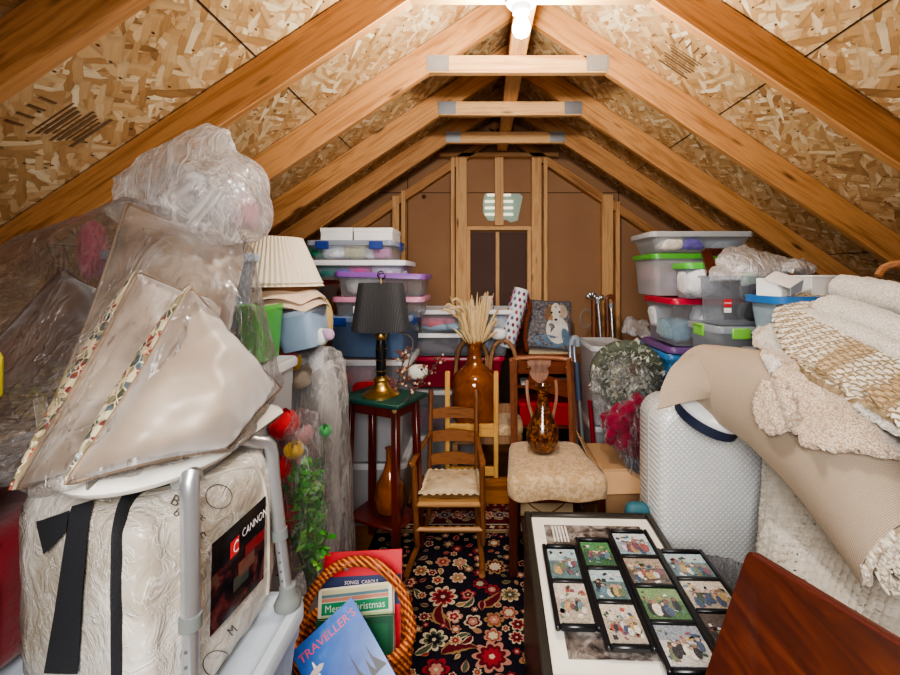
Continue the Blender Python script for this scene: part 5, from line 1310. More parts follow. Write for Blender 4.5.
for k in range(2, NTH - 2):   # tufts along the near edge of the spiral
    for j in range(5):
        b = rows_p[0][k].lerp(rows_i[0][k], (j + rnd.random()) / 5) + (rows_o[0][k+1] - rows_o[0][k]) * rnd.random()
        e = b - axv * rnd.uniform(.006, .014) + V((rnd.uniform(-.008, .008), 0, rnd.uniform(-.008, .008)))
        fr_.tube([b + axv * .004, b.lerp(e, .6), e], [.0045, .004, .0015], 5)
o = fr_.build('pile_fringe', plain('#e4dac6', .9), rr); o['kind'] = 'stuff'

DRAPE = []
def drape(rows, off):
    o = V((0, 0, 1.5)); out = []
    for r in rows:
        l = []
        for p in r:
            d = (p - o); t0 = d.length; d.normalize(); best = t0
            for bv in DRAPE:
                h, n_, i_, t = bv.ray_cast(o, d, 6)
                if h is not None: best = min(best, t - off)
            l.append(o + d * best)
        out.append(l)
    a, b = len(out), len(out[0])
    for it in range(3):
        out = [[(out[max(i-1, 0)][j] + out[min(i+1, a-1)][j] + out[i][max(j-1, 0)] + out[i][min(j+1, b-1)] + out[i][j] * 2) / 6 for j in range(b)] for i in range(a)]
    return out
def cloth_thing(name, label, cat, ctrl, nu, nv, mat, th=.012, fn=None, uvs=(1, 1), group=None, over=0):
    rows = surf(ctrl, nu, nv)
    if over: rows = drape(rows, over); k = MB(); k.grid(rows); DRAPE.append(k.bvh())
    if fn: rows = displace(rows, fn)
    q = MB(); q.grid(rows, th=th, uvscale=uvs)
    return solo(q, name, mat, label, cat, group, ang=85)
# loop pile rug hanging below the roll
LOOP = NT('loop_pile'); uv = LOOP.n('ShaderNodeTexCoord').outputs['UV']
LOOPM = LOOP.done(LOOP.bsdf(color=LOOP.mix(LOOP.noise(LOOP.coord(), 40, 3), lin('#b5ab9c'), lin('#e6e0d4')), rough=.95, spec=.1))
def loops(nx, ny, amp): return lambda u, v, p: amp * (abs(math.sin(u * nx * PI)) ** .6 * abs(math.sin(v * ny * PI + (int(u * nx) % 2) * PI / 2)) ** .6) + .004 * NZ.noise(p * 25)
cloth_thing('loop_rug', 'chunky ivory loop pile rug hanging under the rolled rug', 'rug', [[P(764, 430, 1.68), P(800, 470, 1.56), P(845, 515, 1.40), P(905, 570, 1.22), P(960, 620, 1.1)], [P(762, 490, 1.63), P(788, 530, 1.47), P(822, 575, 1.31), P(885, 635, 1.12), P(935, 690, 1.0)], [P(757, 560, 1.56), P(778, 590, 1.38), P(810, 630, 1.22), P(870, 690, 1.04), P(915, 730, .95)], [P(752, 610, 1.54), P(770, 640, 1.36), P(800, 680, 1.2), P(865, 740, 1.02), P(910, 780, .93)]], 150, 110, LOOPM, .015, loops(38, 22, .011))
# bath mats
DRAPE.append(BVROLL)
MAT1 = shag_mat('bath_mat', '#a88e76', '#eadfce', 210); MAT2 = shag_mat('white_fleece', '#b9b3a8', '#f1eee6', 190)
fz = lambda u, v, p: .007 * NZ.noise(p * 60) + .004 * NZ.noise(p * 130)
cloth_thing('bath_mat', 'beige shag bath mat draped over the rolled rug', 'bath mat', [[P(752, 340, 1.84), P(775, 322, 1.9), P(810, 320, 1.95)], [P(770, 368, 1.60), P(800, 352, 1.65), P(840, 345, 1.72)], [P(784, 400, 1.42), P(825, 385, 1.46), P(870, 375, 1.52)], [P(793, 425, 1.27), P(845, 415, 1.30), P(905, 405, 1.34)], [P(800, 448, 1.15), P(855, 455, 1.16), P(920, 466, 1.18)]], 50, 60, MAT1, .014, fz, over=.03)
cloth_thing('bath_mat', 'small rounded beige shag pad peeking out left of the larger bath mat', 'bath mat', [[P(765, 384, 1.50), P(775, 380, 1.53), P(788, 386, 1.57)], [P(757, 398, 1.46), P(775, 395, 1.47), P(795, 400, 1.5)], [P(757, 415, 1.41), P(777, 414, 1.41), P(798, 414, 1.43)], [P(768, 432, 1.37), P(780, 435, 1.36), P(794, 430, 1.37)]], 30, 30, MAT1, .016, fz, over=.026)
cloth_thing('bath_mat', 'off white bath mat at the right lying on the beige one', 'bath mat', [[P(846, 385, 1.28), P(880, 395, 1.26), P(930, 410, 1.22)], [P(850, 396, 1.22), P(885, 412, 1.19), P(935, 430, 1.14)], [P(852, 408, 1.16), P(885, 430, 1.11), P(940, 458, 1.05)]], 40, 30, MAT2, .014, fz, over=.03)
cloth_thing('bath_mat', 'flat grey white mat edge tucked between suitcase rug and woven rug', 'bath mat', [[P(752, 334, 1.94), P(768, 320, 2.0), P(790, 318, 2.02)], [P(760, 350, 1.78), P(778, 335, 1.85), P(800, 330, 1.9)], [P(772, 378, 1.60), P(785, 362, 1.68), P(805, 350, 1.75)]], 30, 30, MAT2, .010, fz, over=.022)
# woven cotton rug
wv = NT('basket_weave'); uv = wv.n('ShaderNodeTexCoord').outputs['UV']
bk = wv.n('ShaderNodeTexBrick', {'Vector': wv.n('ShaderNodeMapping', {'Vector': uv, 'Scale': (1, 1, 1), 'Rotation': (0, 0, R(90))}).outputs[0], 'Color1': (1, 1, 1, 1), 'Color2': (.8, .8, .8, 1), 'Mortar': (0, 0, 0, 1), 'Scale': 1.0, 'Mortar Size': .0024, 'Mortar Smooth': .7, 'Brick Width': .019, 'Row Height': .0125})
sp = wv.n('ShaderNodeSeparateXYZ', {0: uv}); nzv = wv.noise(wv.coord(), 16, 3)
bandm = wv.ramp(wv.math('ADD', sp.outputs[1], wv.math('MULTIPLY', wv.math('SUBTRACT', nzv, .5), .05)), [(0, 0.0), (.52, 0.0), (.54, .8), (.66, .8), (.68, 0.0), (.80, 0.0), (.82, .9), (.88, .9), (.9, 0.0)])
cc = wv.mix(bandm, lin('#ece6d6'), lin('#b79a72')); cc = wv.mix(bk.outputs[0], lin('#a08c6e'), cc)
WOVEN = wv.done(wv.bsdf(color=cc, rough=.95, spec=.1, normal=wv.bump(bk.outputs[0], .9, .008)))
cloth_thing('woven_rug', 'cream and beige basket weave cotton rug folded on top of the bath mats', 'rug', [[P(776, 318, 1.80), P(783, 302, 1.86), P(797, 296, 1.95), P(850, 300, 1.98), P(880, 315, 1.9)], [P(785, 345, 1.60), P(805, 325, 1.63), P(830, 312, 1.70), P(870, 315, 1.75), P(910, 330, 1.65)], [P(800, 372, 1.42), P(830, 348, 1.45), P(860, 335, 1.50), P(900, 335, 1.52), P(935, 355, 1.46)], [P(830, 392, 1.28), P(860, 372, 1.30), P(895, 358, 1.33), P(930, 360, 1.34), P(960, 380, 1.3)], [P(910, 432, 1.08), P(930, 412, 1.10), P(955, 395, 1.12), P(985, 395, 1.12), P(1010, 420, 1.1)]], 90, 110, WOVEN, .018, lambda u, v, p: .0045 * (math.sin(u * 95) * math.sin(v * 120)), uvs=(.72, .95), over=.035)
q = MB(); e0 = [P(776, 320, 1.79), P(786, 346, 1.59), P(801, 373, 1.41), P(831, 393, 1.27), P(911, 433, 1.07)]
# fleece rolls on top
def fleece(label, a, b, r, seed, sq=1.0):
    q = MB(); n = 40; pts = spline([a, a.lerp(b, .5) + V((0, 0, .008)), b], n); ax = (b - a).normalized(); u = ax.cross(V((0, 0, 1))).normalized(); w2 = u.cross(ax)
    L = []
    for i, p in enumerate(pts):
        e = min(1, math.sqrt(max(0, 1 - (1 - min(1, i / 4)) ** 2)) + .02) * min(1, math.sqrt(max(0, 1 - (1 - min(1, (n-1-i) / 4)) ** 2)) + .02); l = []
        for k in range(36):
            t = 2*PI*k/36; v = u * math.cos(t) * r * e * sq + w2 * math.sin(t) * r * e; qn = p + v
            l.append(qn + v.normalized() * (.006 * NZ.noise(qn * 55 + V((seed, 0, 0))) + .004 * NZ.noise(qn * 120)))
        L.append(l)
    q.loft(L); return solo(q, 'fleece_roll', MAT2, label, 'rolled mat', ang=85)
fleece('white fleece roll topmost on the pile of rugs', P(836, 287, 1.86), P(945, 312, 1.4), .055, 1)
fleece('white fleece roll second from top, just below the topmost roll', P(822, 304, 1.72), P(945, 350, 1.27), .045, 5, 1.3)
fleece('thin white fleece fold lying along the top edge of the woven rug', P(800, 312, 1.74), P(930, 366, 1.22), .026, 8, 1.3)
q = MB(); q.tube(spline([P(878, 276, 1.5), P(884, 268, 1.5), P(896, 264, 1.48), P(915, 264, 1.45), P(935, 275, 1.42)], 20), .012, 8)
o = solo(q, 'basket_handle', wood('wicker', '#9a6438', '#6b3f1e', .6, 2, 'X'), 'brown wicker basket handle behind the top fleece roll', 'basket handle')
# things on the near right stack
bk_ = thing('laundry_basket', 'grey blue tapered basket with a bright blue rim by the white open box', 'basket', (1.21, 1.95, 1.2))
c0 = V((P(781, 300, 1.95).x, 1.915, 0)); zt = P(0, 295, 1.95).z
mb = MB(); mb.loft([[c0 + V((p.x, p.y, z)) for p in rrect(.21 * k, .22 * k, .04, 5)] for z, k in ((zt - .22, .74), (zt - .215, .78), (zt - .01, 1.0))], (True, False)); mb.build('body', plain('#8fa6b5', .4), bk_)
mb = MB(); mb.loft([[c0 + V((p.x, p.y, z)) for p in rrect(.21 + e, .22 + e, .05, 5)] for z, e in ((zt - .03, .0), (zt - .03, .035), (zt, .04), (zt, .0))], (False, False)); mb.build('rim', plain('#2f6fb4', .35), bk_)
bin_('storage_tote', 'grey tote with a steel blue lid below the blue rimmed basket', 1.11, 1.62, 1.7, 1.97, .845, zt - .225, GREYC, glassy('steel_lid', '#aab4bd', .8))
wb = thing('open_white_box', 'white cardboard box with open flaps standing in the blue rimmed basket', 'box', (1.28, 1.92, zt - .02))
p0 = P(783, 290, 1.9); mb = MB(); mb.box(p0 + V((0, .03, 0)), (.13, .11, .10), .002, rz=R(25)); mb.build('box_base', WHITE, wb)
mb = MB(); fl = [P(763, 279, 1.82), P(790, 288, 1.80), P(803, 279, 1.86), P(775, 271, 1.9)]; mb.grid([[fl[0], fl[1]], [fl[3], fl[2]]], th=.003); mb.build('flap', WHITE, wb); mb = MB(); fl = [P(790, 288, 1.80), P(803, 280, 1.86), P(801, 291, 1.84), P(790, 296, 1.79)]; mb.grid([[fl[0], fl[1]], [fl[3], fl[2]]], th=.003); mb.build('flap', plain('#8d99ab', .6), wb)
t = thing('white_carton', 'plain white carton right of the open flapped box', 'box', P(813, 296, 1.98)); mb = MB(); mb.box(P(814, 288, 2.0), (.14, .16, .10), .003); mb.build('box_base', plain('#d8d8d6', .5), t); mb = MB(); mb.box(P(814, 276.5, 2.0), (.146, .166, .012), .003); mb.build('lid', plain('#dcdcda', .5), t)
WB = film('white_carrier', .6, .35, 6.0, tint='#f4f4f6', rough=.3)
for lab, pts, sd in (('large white carrier bag slumped on top of the right hand bins', [P(703, 280, 2.2), P(712, 262, 2.25), P(720, 245, 2.3), P(745, 242, 2.32), P(775, 252, 2.3), P(800, 258, 2.3), P(803, 275, 2.22), P(760, 283, 2.12), P(710, 284, 2.14), P(750, 262, 2.14), P(740, 262, 2.38), P(790, 270, 2.38)], 2), ('smaller translucent carrier bag beside the white carton', [P(775, 272, 2.22), P(785, 258, 2.26), P(805, 254, 2.28), P(823, 270, 2.22), P(815, 277, 2.2), P(790, 277, 2.16), P(800, 266, 2.14), P(800, 266, 2.34)], 6)):
    q = hullfilm(pts, .016, .012, 9, 0, 2, sd, .7); solo(q, 'carrier_bag', WB, lab, 'plastic bag', ang=65)
    q = hullfilm([p.lerp(pts[0] * .5 + pts[6] * .5, .22) for p in pts], .02, .02, 10, -.01, 1, sd + 1); solo(q, 'tissue_bundle', plain('#e9e8ec', .7), 'white tissue bundle inside the ' + ('large slumped carrier bag' if sd == 2 else 'smaller carrier bag'), 'tissue paper', ang=80)
q = MB(); a, b = P(712, 275, 2.28), P(706, 252, 2.4); q.bar(a, b, .05, .03); q.bar(b, b + V((.1, .02, .0)), .03, .04); solo(q, 'chair_leg', DARKW, 'dark wooden furniture leg poking out beside the large carrier bag', 'furniture leg')

# picture frames lying on a dark chest
chm = NT('dark_veneer'); co = chm.coord(scale=(1, 1, 1)); w_ = chm.n('ShaderNodeTexWave', {'Vector': co, 'Scale': 9.0, 'Distortion': 7.0, 'Detail': 3.0}, bands_direction='Y')
CHEST = chm.done(chm.bsdf(color=chm.ramp(w_.outputs[1], [(.2, '#1a1010'), (.6, '#2f1d18'), (.9, '#4a3024')]), rough=.4))
ch = thing('storage_chest', 'dark veneered low chest in the foreground carrying the picture frames', 'chest', (.4, 1.36, 0))
mb = MB(); mb.box((.405, 1.36, .255), (.48, .84, .51), .008); mb.build('body', CHEST, ch); mb = MB(); mb.box((.405, 1.36, .522), (.50, .87, .028), .006); mb.build('lid', CHEST, ch)
FRB = plain('#15161a', .3, 0, .5); GLZ = plain('#f0eee6', .5)
def face_frame(name, label, cx, cy, z, w, l, rz, border, h, mat, group=None):
    t = thing(name, label, 'picture frame', (cx, cy, z), rz, group); q = MB()
    q.box((-w/2 + border/2, 0, h/2), (border, l, h), .004); q.box((w/2 - border/2, 0, h/2), (border, l, h), .004); q.box((0, -l/2 + border/2, h/2), (w - 2*border, border, h), .004); q.box((0, l/2 - border/2, h/2), (w - 2*border, border, h), .004)
    q.build('frame', mat, t, local=True); return t
ZF = .538
bf = face_frame('poster_frame', 'large black frame with a white mount lying under the collage frames', .405, 1.41, ZF, .50, .76, R(-2), .026, .02, plain('#2b2823', .35))
mb = MB(); mb.box((0, 0, .006), (.45, .71, .004), .001); mb.build('mount', plain('#ebe7da', .6), bf, local=True)
bw = NT('grey_print'); co = bw.coord(); BWM = bw.done(bw.bsdf(color=bw.ramp(bw.noise(co, 14, 4, .6, 1.5), [(.35, '#2b2524'), (.5, '#6e6560'), (.62, '#a39b95')]), rough=.25))
mb = MB(); mb.box((-.0, .0, .009), (.36, .60, .003), .001)
for k in range(5): mb.box((-.15 + .012 * k, .24, .0112), (.007, .1, .001), .0003, mat=plain('#d8d4cf', .4))
mb.build('photo', BWM, bf, local=True)
SK = ['#c99a7c', '#b07a5c', '#e0b59a', '#8d5f45']; CLO = ['#b3362f', '#d8d8dc', '#2f4f7a', '#1f2430', '#c9a03a', '#6d7f52', '#8c3a5a', '#e6dcc6', '#4a8aa0', '#35553a']
BGS = [('#3f7a3a', '#7aa45a'), ('#6a5a48', '#b49a78'), ('#8fb6c6', '#d9e2e6'), ('#2e2a28', '#5c4a40'), ('#b9a88e', '#dccbb0'), ('#4f7d80', '#a9cdd0'), ('#1e6b32', '#3a9a46'), ('#c9c4be', '#8d97a6')]
PHC = {}
def ph(c):
    if c in PHC: return PHC[c]
    m = NT('print_' + c.strip('#')); co = m.coord(); k = lin(c); g_ = sum(k[:3]) / 3; k = tuple(x * .62 + g_ * .3 + .02 for x in k[:3]); n_ = m.noise(co, 150, 4, .75, 2.0)
    cc = m.mix(m.ramp(n_, [(.36, 0.0), (.64, 1.0)]), tuple(x * .35 for x in k[:3]) + (1,), tuple(min(1, x * 1.25 + .03) for x in k[:3]) + (1,))
    PHC[c] = m.done(m.bsdf(color=cc, rough=.2)); return PHC[c]
def photo(t, cx, cy, w, l, z, seed, par=None):
    r = random.Random(seed); q = MB(); bg = BGS[seed % len(BGS)]
    q.box((cx, cy, z), (w, l, .003), .0006, mat=ph(bg[1])); zz = z + .002
    q.box((cx, cy - l * .2, zz), (w, l * .6, .0012), .0003, mat=ph(bg[0]))
    for k in range(26):
        x = cx + r.uniform(-.42, .42) * w; y = cy + r.uniform(-.4, .38) * l; q.box((x, y, zz + .0004), (r.uniform(.04, .16) * w, r.uniform(.04, .12) * l, .0012), .0003, mat=ph(r.choice(CLO)), rz=r.uniform(-.6, .6))
    n = r.randint(5, 8); zz += .0014
    for k in range(n):
        x = cx + (-.36 + .72 * (k + r.uniform(.2, .8)) / n) * w; y = cy + r.uniform(-.18, .05) * l; s_ = r.uniform(.8, 1.15) * min(w / n * .85, l * .13)
        def ell(ex, ey, a, b, m_): q.add([(ex + a * math.cos(i * PI / 6), ey + b * math.sin(i * PI / 6), zz + .0001 * k) for i in range(12)], [tuple(range(12))], m_)
        ell(x, y - s_ * 1.1, s_ * .75, s_ * 1.4, ph(r.choice(CLO))); zz += .0002; ell(x, y + s_ * .55, s_ * .5, s_ * .56, ph(r.choice(['#2b1d16', '#5a3d28', '#a88a5c', '#8a8580']))); zz += .0002; ell(x, y + s_ * .45, s_ * .38, s_ * .44, ph(r.choice(SK)))
    q.build('photo', GLZ, t, local=True, smooth=False, recalc=False)
def collage(label, x0, x1, y0, y1, n, z, seed, rz=-2):
    w, l = x1 - x0, y1 - y0
    t = face_frame('collage_frame', label, (x0+x1)/2, (y0+y1)/2, z, w, l, R(rz), .014, .018, FRB, 'black collage frames on the chest')
    q = MB(); cell = (l - .028) / n
    for k in range(n - 1): q.box((0, -l/2 + .014 + cell * (k + 1), .009), (w - .028, .012, .017), .002)
    q.box((0, 0, .003), (w - .02, l - .02, .004), .001); q.build('divider', FRB, t, local=True)
    for k in range(n): photo(t, 0, -l/2 + .014 + cell * (k + .5), w - .03, cell - .014, .009, seed + k)
    return t
def fy(py, h): return (1.5 - h) * 450 / (py - 275)
def fx(px, py, h): return (px - 482) / 450 * fy(py, h)
h = ZF + .02
collage('black two photo frame, leftmost on the large frame', fx(540, 549, h), fx(572, 549, h) + .012, fy(634, h), fy(549, h), 2, h + .002, 4)
collage('black three photo frame with the bright green picture, second from left', fx(571, 540, h), fx(607, 541, h), fy(652, h + .01), fy(540, h + .01), 3, h + .004, 20)
collage('black four photo frame, third from left with two crowds of people', fx(601, 531, h), fx(640, 531, h), fy(676, h + .02), fy(531, h + .02), 4, h + .012, 31)
collage('black three photo frame at the right end beside the suitcase', fx(652, 552, h), fx(697, 552, h), fy(660, h + .01), fy(552, h + .01), 3, h + .006, 43)
q = MB(); q.soft((fx(655, 520, .6), 1.84, .52), (.1, .06, .1), .6, seed=2); solo(q, 'blue_pouch', plain('#2c5f6b', .6), 'dark teal pouch wedged between the frames and the suitcase', 'pouch')

# mahogany panel leaning in the corner
mhm = NT('mahogany_panel'); co = mhm.coord(); g = mhm.noise(mhm.n('ShaderNodeMapping', {'Vector': co, 'Scale': (30, 2.5, 30)}).outputs[0], 1.0, 4, .6, .8)
MHP = mhm.done(mhm.bsdf(color=mhm.ramp(g, [(.3, '#2a0d0a'), (.5, '#451a0e'), (.7, '#5c2a14')]), rough=.3, spec=.5, coat=.15))
C_, U_, W_2 = P(748, 549, 1.1), P(900, 641, .75), P(705, 675, .95)
u = (U_ - C_).normalized(); v0 = (W_2 - C_); nrm = u.cross(v0).normalized(); v = nrm.cross(u)
if v.dot(v0) < 0: v = -v
Mp = Mx.Translation(C_) @ Mx((u, v, u.cross(v))).transposed().to_4x4()
sk = v0.dot(u) / v0.dot(v)
poly = []; L1, L2 = .6, .5; r_ = .025
pts = [(0, 0), (L1, 0), (L1 + sk * L2, L2), (sk * L2, L2)]
for i in range(4):
    a, b, c = [V((*pts[(i + k) % 4], 0)) for k in (-1, 0, 1)]; p0 = b + (a - b).normalized() * r_; p1 = b + (c - b).normalized() * r_
    for t in range(5):
        f = t / 4; p = (1-f)**2 * p0 + 2*f*(1-f) * b + f*f * p1; poly.append((p.x, p.y))
q = MB(); th = .022 if (Mp.to_3x3() @ V((0, 0, 1))).z < 0 else -.022
q.prism(poly, th, Mp); solo(q, 'table_leaf', MHP, 'polished mahogany table leaf leaning in the near right corner', 'table leaf', M=None) if False else None
tl = thing('table_leaf', 'polished mahogany table leaf leaning in the near right corner', 'table leaf', tuple(C_)); q.build('panel', MHP, tl)
q = MB(); q.tube([Mp @ V((x, .004, th * .5)) for x in (.02, L1 * .5, L1 - .02)], .013, 8, flat=.9); q.build('edge_strip', plain('#5b2a22', .25), tl)
bin_('storage_tote', 'grey tote on the floor under the mahogany table leaf', .66, 1.0, .55, 1.15, 0, .45, FROST, LIDW)

# ------------------------------------------------------------------ bagged wreath, crimson cloth, carton by the aisle
t = thing('wreath', 'silvery green foliage wreath inside the clear bag right of the crutches', 'wreath', P(627, 395, 2.62))
mb = MB(); c = P(627, 374, 2.62); rr3 = random.Random(9); lf = MB()
mb.tube([c + V((.17 * math.cos(a * PI / 20), 0, .15 * math.sin(a * PI / 20))) for a in range(40)], .05, 10, True); mb.build('ring', plain('#4f5548', .8, bump=.5), t)
cols = [plain(x, .55) for x in ('#a3ab96', '#cfd6c4', '#7d866f', '#c9c3ac', '#f4f5ee')]
for k in range(700):
    a = rr3.random() * 2*PI; b = rr3.random() * 2*PI; rad_ = .215 * math.sqrt(rr3.random()); p = c + V((rad_ * math.cos(a), -.07 + .25 * rad_ + .03 * math.sin(b), rad_ * .85 * math.sin(a)))
    d = V((rr3.uniform(-1, 1), rr3.uniform(-1, .3), rr3.uniform(-1, 1))).normalized(); s_ = d.cross(V((.3, .5, .8))).normalized(); L = rr3.uniform(.03, .055)
    lf.add([p, p + d * L * .5 + s_ * L * .22, p + d * L, p + d * L * .5 - s_ * L * .22], [(0, 1, 2, 3)], cols[k % 5])
o = lf.build('foliage', cols[0], t, smooth=False, recalc=False); o['kind'] = 'stuff'
q = hullfilm([P(594, 412, 2.46), P(640, 388, 2.42), P(668, 396, 2.46), P(668, 450, 2.38), P(660, 482, 2.36), P(632, 466, 2.36), P(600, 438, 2.40), P(625, 416, 2.29), P(640, 420, 2.62)], .018, .02, 9, 0, 1, 4, .8); solo(q, 'crimson_cloth', cloth('#7f1233', .6, 10), 'crimson cloth bundled in the clear bag below the wreath', 'cloth', ang=80)
q = MB(); q.soft(P(640, 468, 2.42), (.16, .14, .2), .8, nz=.15, seed=8); solo(q, 'dark_cloth', cloth('#4d5463', .5), 'grey blue cloth at the bottom of the clear wreath bag', 'cloth')
FILM3 = film('wreath_bag', .03, .36, 5.0, thin=.03)
q = hullfilm([P(588, 375, 2.6), P(597, 352, 2.62), P(620, 338, 2.64), P(650, 345, 2.62), P(672, 380, 2.58), P(668, 430, 2.5), P(664, 490, 2.36), P(650, 505, 2.32), P(632, 482, 2.34), P(600, 432, 2.42), P(590, 400, 2.5), P(625, 380, 2.44), P(620, 370, 2.78), P(650, 430, 2.7), P(640, 425, 2.30)], .018, .014, 8, .008, 2, 6, .8); solo(q, 'plastic_bag', FILM3, 'clear plastic bag holding the wreath and crimson cloth', 'plastic bag', ang=60)
KR = plain('#b08a63', .85, bump=.15)
t = thing('cardboard_box', 'tall brown cardboard box with loose flaps behind the dining chair', 'box', (.74, 2.55, 0)); zt2 = P(0, 470, 2.36).z
mb = MB(); mb.box((.80, 2.55, zt2 / 2), (.34, .38, zt2), .004); mb.build('box_base', KR, t)
mb = MB(); fl = [V((.64, 2.37, zt2)), V((.96, 2.37, zt2)), V((.94, 2.30, zt2 - .09)), V((.63, 2.30, zt2 - .10))]; mb.grid([[fl[0], fl[1]], [fl[3], fl[2]]], th=.004); mb.build('flap', plain('#bb956c', .85), t)
mb = MB(); fl = [V((.63, 2.37, zt2)), V((.63, 2.72, zt2)), V((.56, 2.70, zt2 + .10)), V((.56, 2.40, zt2 + .07))]; mb.grid([[fl[0], fl[1]], [fl[3], fl[2]]], th=.004); mb.build('flap', KR, t)
q = hullfilm([P(642, 340, 3.0), P(632, 330, 3.1), P(625, 315, 3.3), P(650, 318, 3.2), P(655, 338, 3.0), P(620, 335, 3.3), P(640, 335, 3.35)], .02, .015, 9, 0, 1, 9, .7); solo(q, 'plastic_bag', WB, 'small clear bag of white stuffing behind the wreath by the stud', 'plastic bag', ang=65)
bin_('storage_tote', 'grey tote on the floor behind the wreath bag', .72, 1.0, 2.95, 3.4, 0, .5, FROST, LIDW)
bin_('storage_tote', 'grey tote above the floor tote behind the wreath bag', .72, 1.0, 2.95, 3.4, .505, 1.03, FROST, LIDW)
# ------------------------------------------------------------------ left middle: lampshades, green bin, bagged flowers, garment bag
def zz(py, d): return P(0, py, d).z
bin_('storage_tote', 'grey tote on the floor below the lampshades', -1.4, -.86, 1.86, 2.28, 0, .42, FROST, LIDW)
bin_('storage_tote', 'grey tote second from the floor below the lampshades', -1.4, -.86, 1.86, 2.28, .425, .84, FROST, LIDW)
bin_('storage_tote', 'grey tote third from the floor below the lampshades', -1.4, -.82, 1.88, 2.28, .845, 1.12, FROST, LIDW)
CRS = NT('pleated_cream'); CRSM = CRS.done(CRS.n('ShaderNodeMixShader', {0: .25, 1: CRS.bsdf(color=lin('#e9e0cb'), rough=.7), 2: CRS.n('ShaderNodeBsdfTranslucent', {'Color': lin('#f0e6cf')})}))
pleat = lambda n: (lambda a, z: 1 + .018 * math.cos(a * n))
d = 1.98; cx = P(272, 280, d).x
ls = thing('lamp_shade', 'cream pleated lampshade stacked on top of another shade', 'lampshade', (cx, d, zz(283, d)))
mb = MB(); mb.lathe([(.213, zz(282.5, d)), (.205, zz(281, d)), (.125, zz(238, d))], 240, (cx, d, 0), wob=pleat(60), cap=(False, False)); mb.build('pleated_cover', CRSM, ls, ang=30)
mb = MB(); mb.tube([V((cx + .122 * math.cos(a * PI / 20), d + .122 * math.sin(a * PI / 20), zz(240, d))) for a in range(40)], .003, 6, True); mb.box((cx, d, zz(242, d)), (.24, .006, .004), .001); mb.build('wire_ring', BRASS, ls)
ls = thing('lamp_shade', 'second cream pleated lampshade nested under the upper one', 'lampshade', (cx, d, zz(286, d)))
mb = MB(); mb.lathe([(.216, zz(286, d)), (.208, zz(284.5, d)), (.132, zz(243, d))], 240, (cx, d, 0), wob=pleat(60), cap=(False, False)); mb.build('pleated_cover', CRSM, ls, ang=30)
mb = MB(); mb.tube([V((cx + .128 * math.cos(a * PI / 20), d + .128 * math.sin(a * PI / 20), zz(246, d))) for a in range(40)], .003, 6, True); mb.build('wire_ring', BRASS, ls)
sc2 = thing('lamp_shade', 'brown lined scalloped peach lampshade under the pleated pair', 'lampshade', (cx + .03, d, zz(308, d)))
def scal(rb_, rt, zb, zt_, amp):
    L = []
    for i in range(9):
        f = i / 8; L.append([V((cx + .03 + (rb_ + (rt - rb_) * f) * math.cos(a), d + (rb_ + (rt - rb_) * f) * math.sin(a), zb + (zt_ - zb) * f + amp * (1 - f) * abs(math.cos(a * 3 + .6)))) for a in [2*PI*k/72 for k in range(72)]])
    return L
mb = MB(); mb.loft(scal(.20, .15, zz(303, d), zz(288, d), .03), (False, False)); mb.build('scalloped_cover', cloth('#e2c7ad', .2), sc2, ang=80)
mb = MB(); mb.loft(scal(.165, .155, zz(298, d), zz(284, d), 0), (False, False)); mb.build('lining', plain('#6d4523', .8), sc2)
sc3 = thing('lamp_shade', 'lowest scalloped peach lampshade resting on the pale blue tub', 'lampshade', (cx + .04, d, zz(311, d)))
mb = MB(); mb.loft([[p + V((.01, 0, zz(310, d) - zz(303, d))) for p in l] for l in scal(.205, .16, zz(303, d), zz(290, d), .03)], (False, False)); mb.build('scalloped_cover', cloth('#d9bfa6', .2), sc3, ang=80)
def tub(name, label, px0, px1, pt, pb, d, D, mat, rim, tilt=0):
    a, b = P(px0, pt, d), P(px1, pb, d); w = b.x - a.x; h = a.z - b.z; t = thing(name, label, 'tub', ((a.x + b.x)/2, d + D/2, b.z))
    M = Mx.Translation(((a.x+b.x)/2, d + D/2, b.z)) @ Mx.Rotation(R(tilt), 4, 'Y')
    q = MB(); q.loft([rrect(w*.78, D*.8, .03, 4, 0), rrect(w*.8, D*.82, .03, 4, .004), rrect(w*.97, D*.97, .03, 4, h - .02)], (True, False), M=M); q.build('body', mat, t)
    q = MB(); q.loft([rrect(w*.97, D*.97, .03, 4, h - .02), rrect(w, D, .034, 4, h - .02), rrect(w, D, .034, 4, h), rrect(w*.95, D*.95, .03, 4, h), rrect(w*.94, D*.94, .03, 4, h - .03)], (False, False), M=M); q.build('rim', rim, t); return t
G1 = plain('#4fa748', .35)
tub('green_tub', 'leaf green plastic tub right of the film wrapped cushions', 232, 262, 306, 364, 1.62, .2, G1, plain('#57b04e', .35))
tub('blue_tub', 'pale blue tub tilted under the peach lampshades', 274, 316, 312, 352, 1.86, .26, plain('#9fb9d6', .35), plain('#b7cbe2', .3), -12)
bin_('storage_tote', 'grey tote on the floor below the green tub', -.98, -.74, 1.36, 1.84, 0, .5, FROST, LIDW)
bin_('storage_tote', 'grey tote above the floor tote below the green tub', -.98, -.74, 1.36, 1.84, .505, zz(366, 1.62), FROST, LIDW)
q = MB(); q.soft(P(318, 322, 2.12), (.14, .12, .24), .9, nz=.08, seed=3); solo(q, 'gold_cushion', cloth('#c9ad6a'), 'pale gold round cushion right of the peach lampshades', 'cushion')
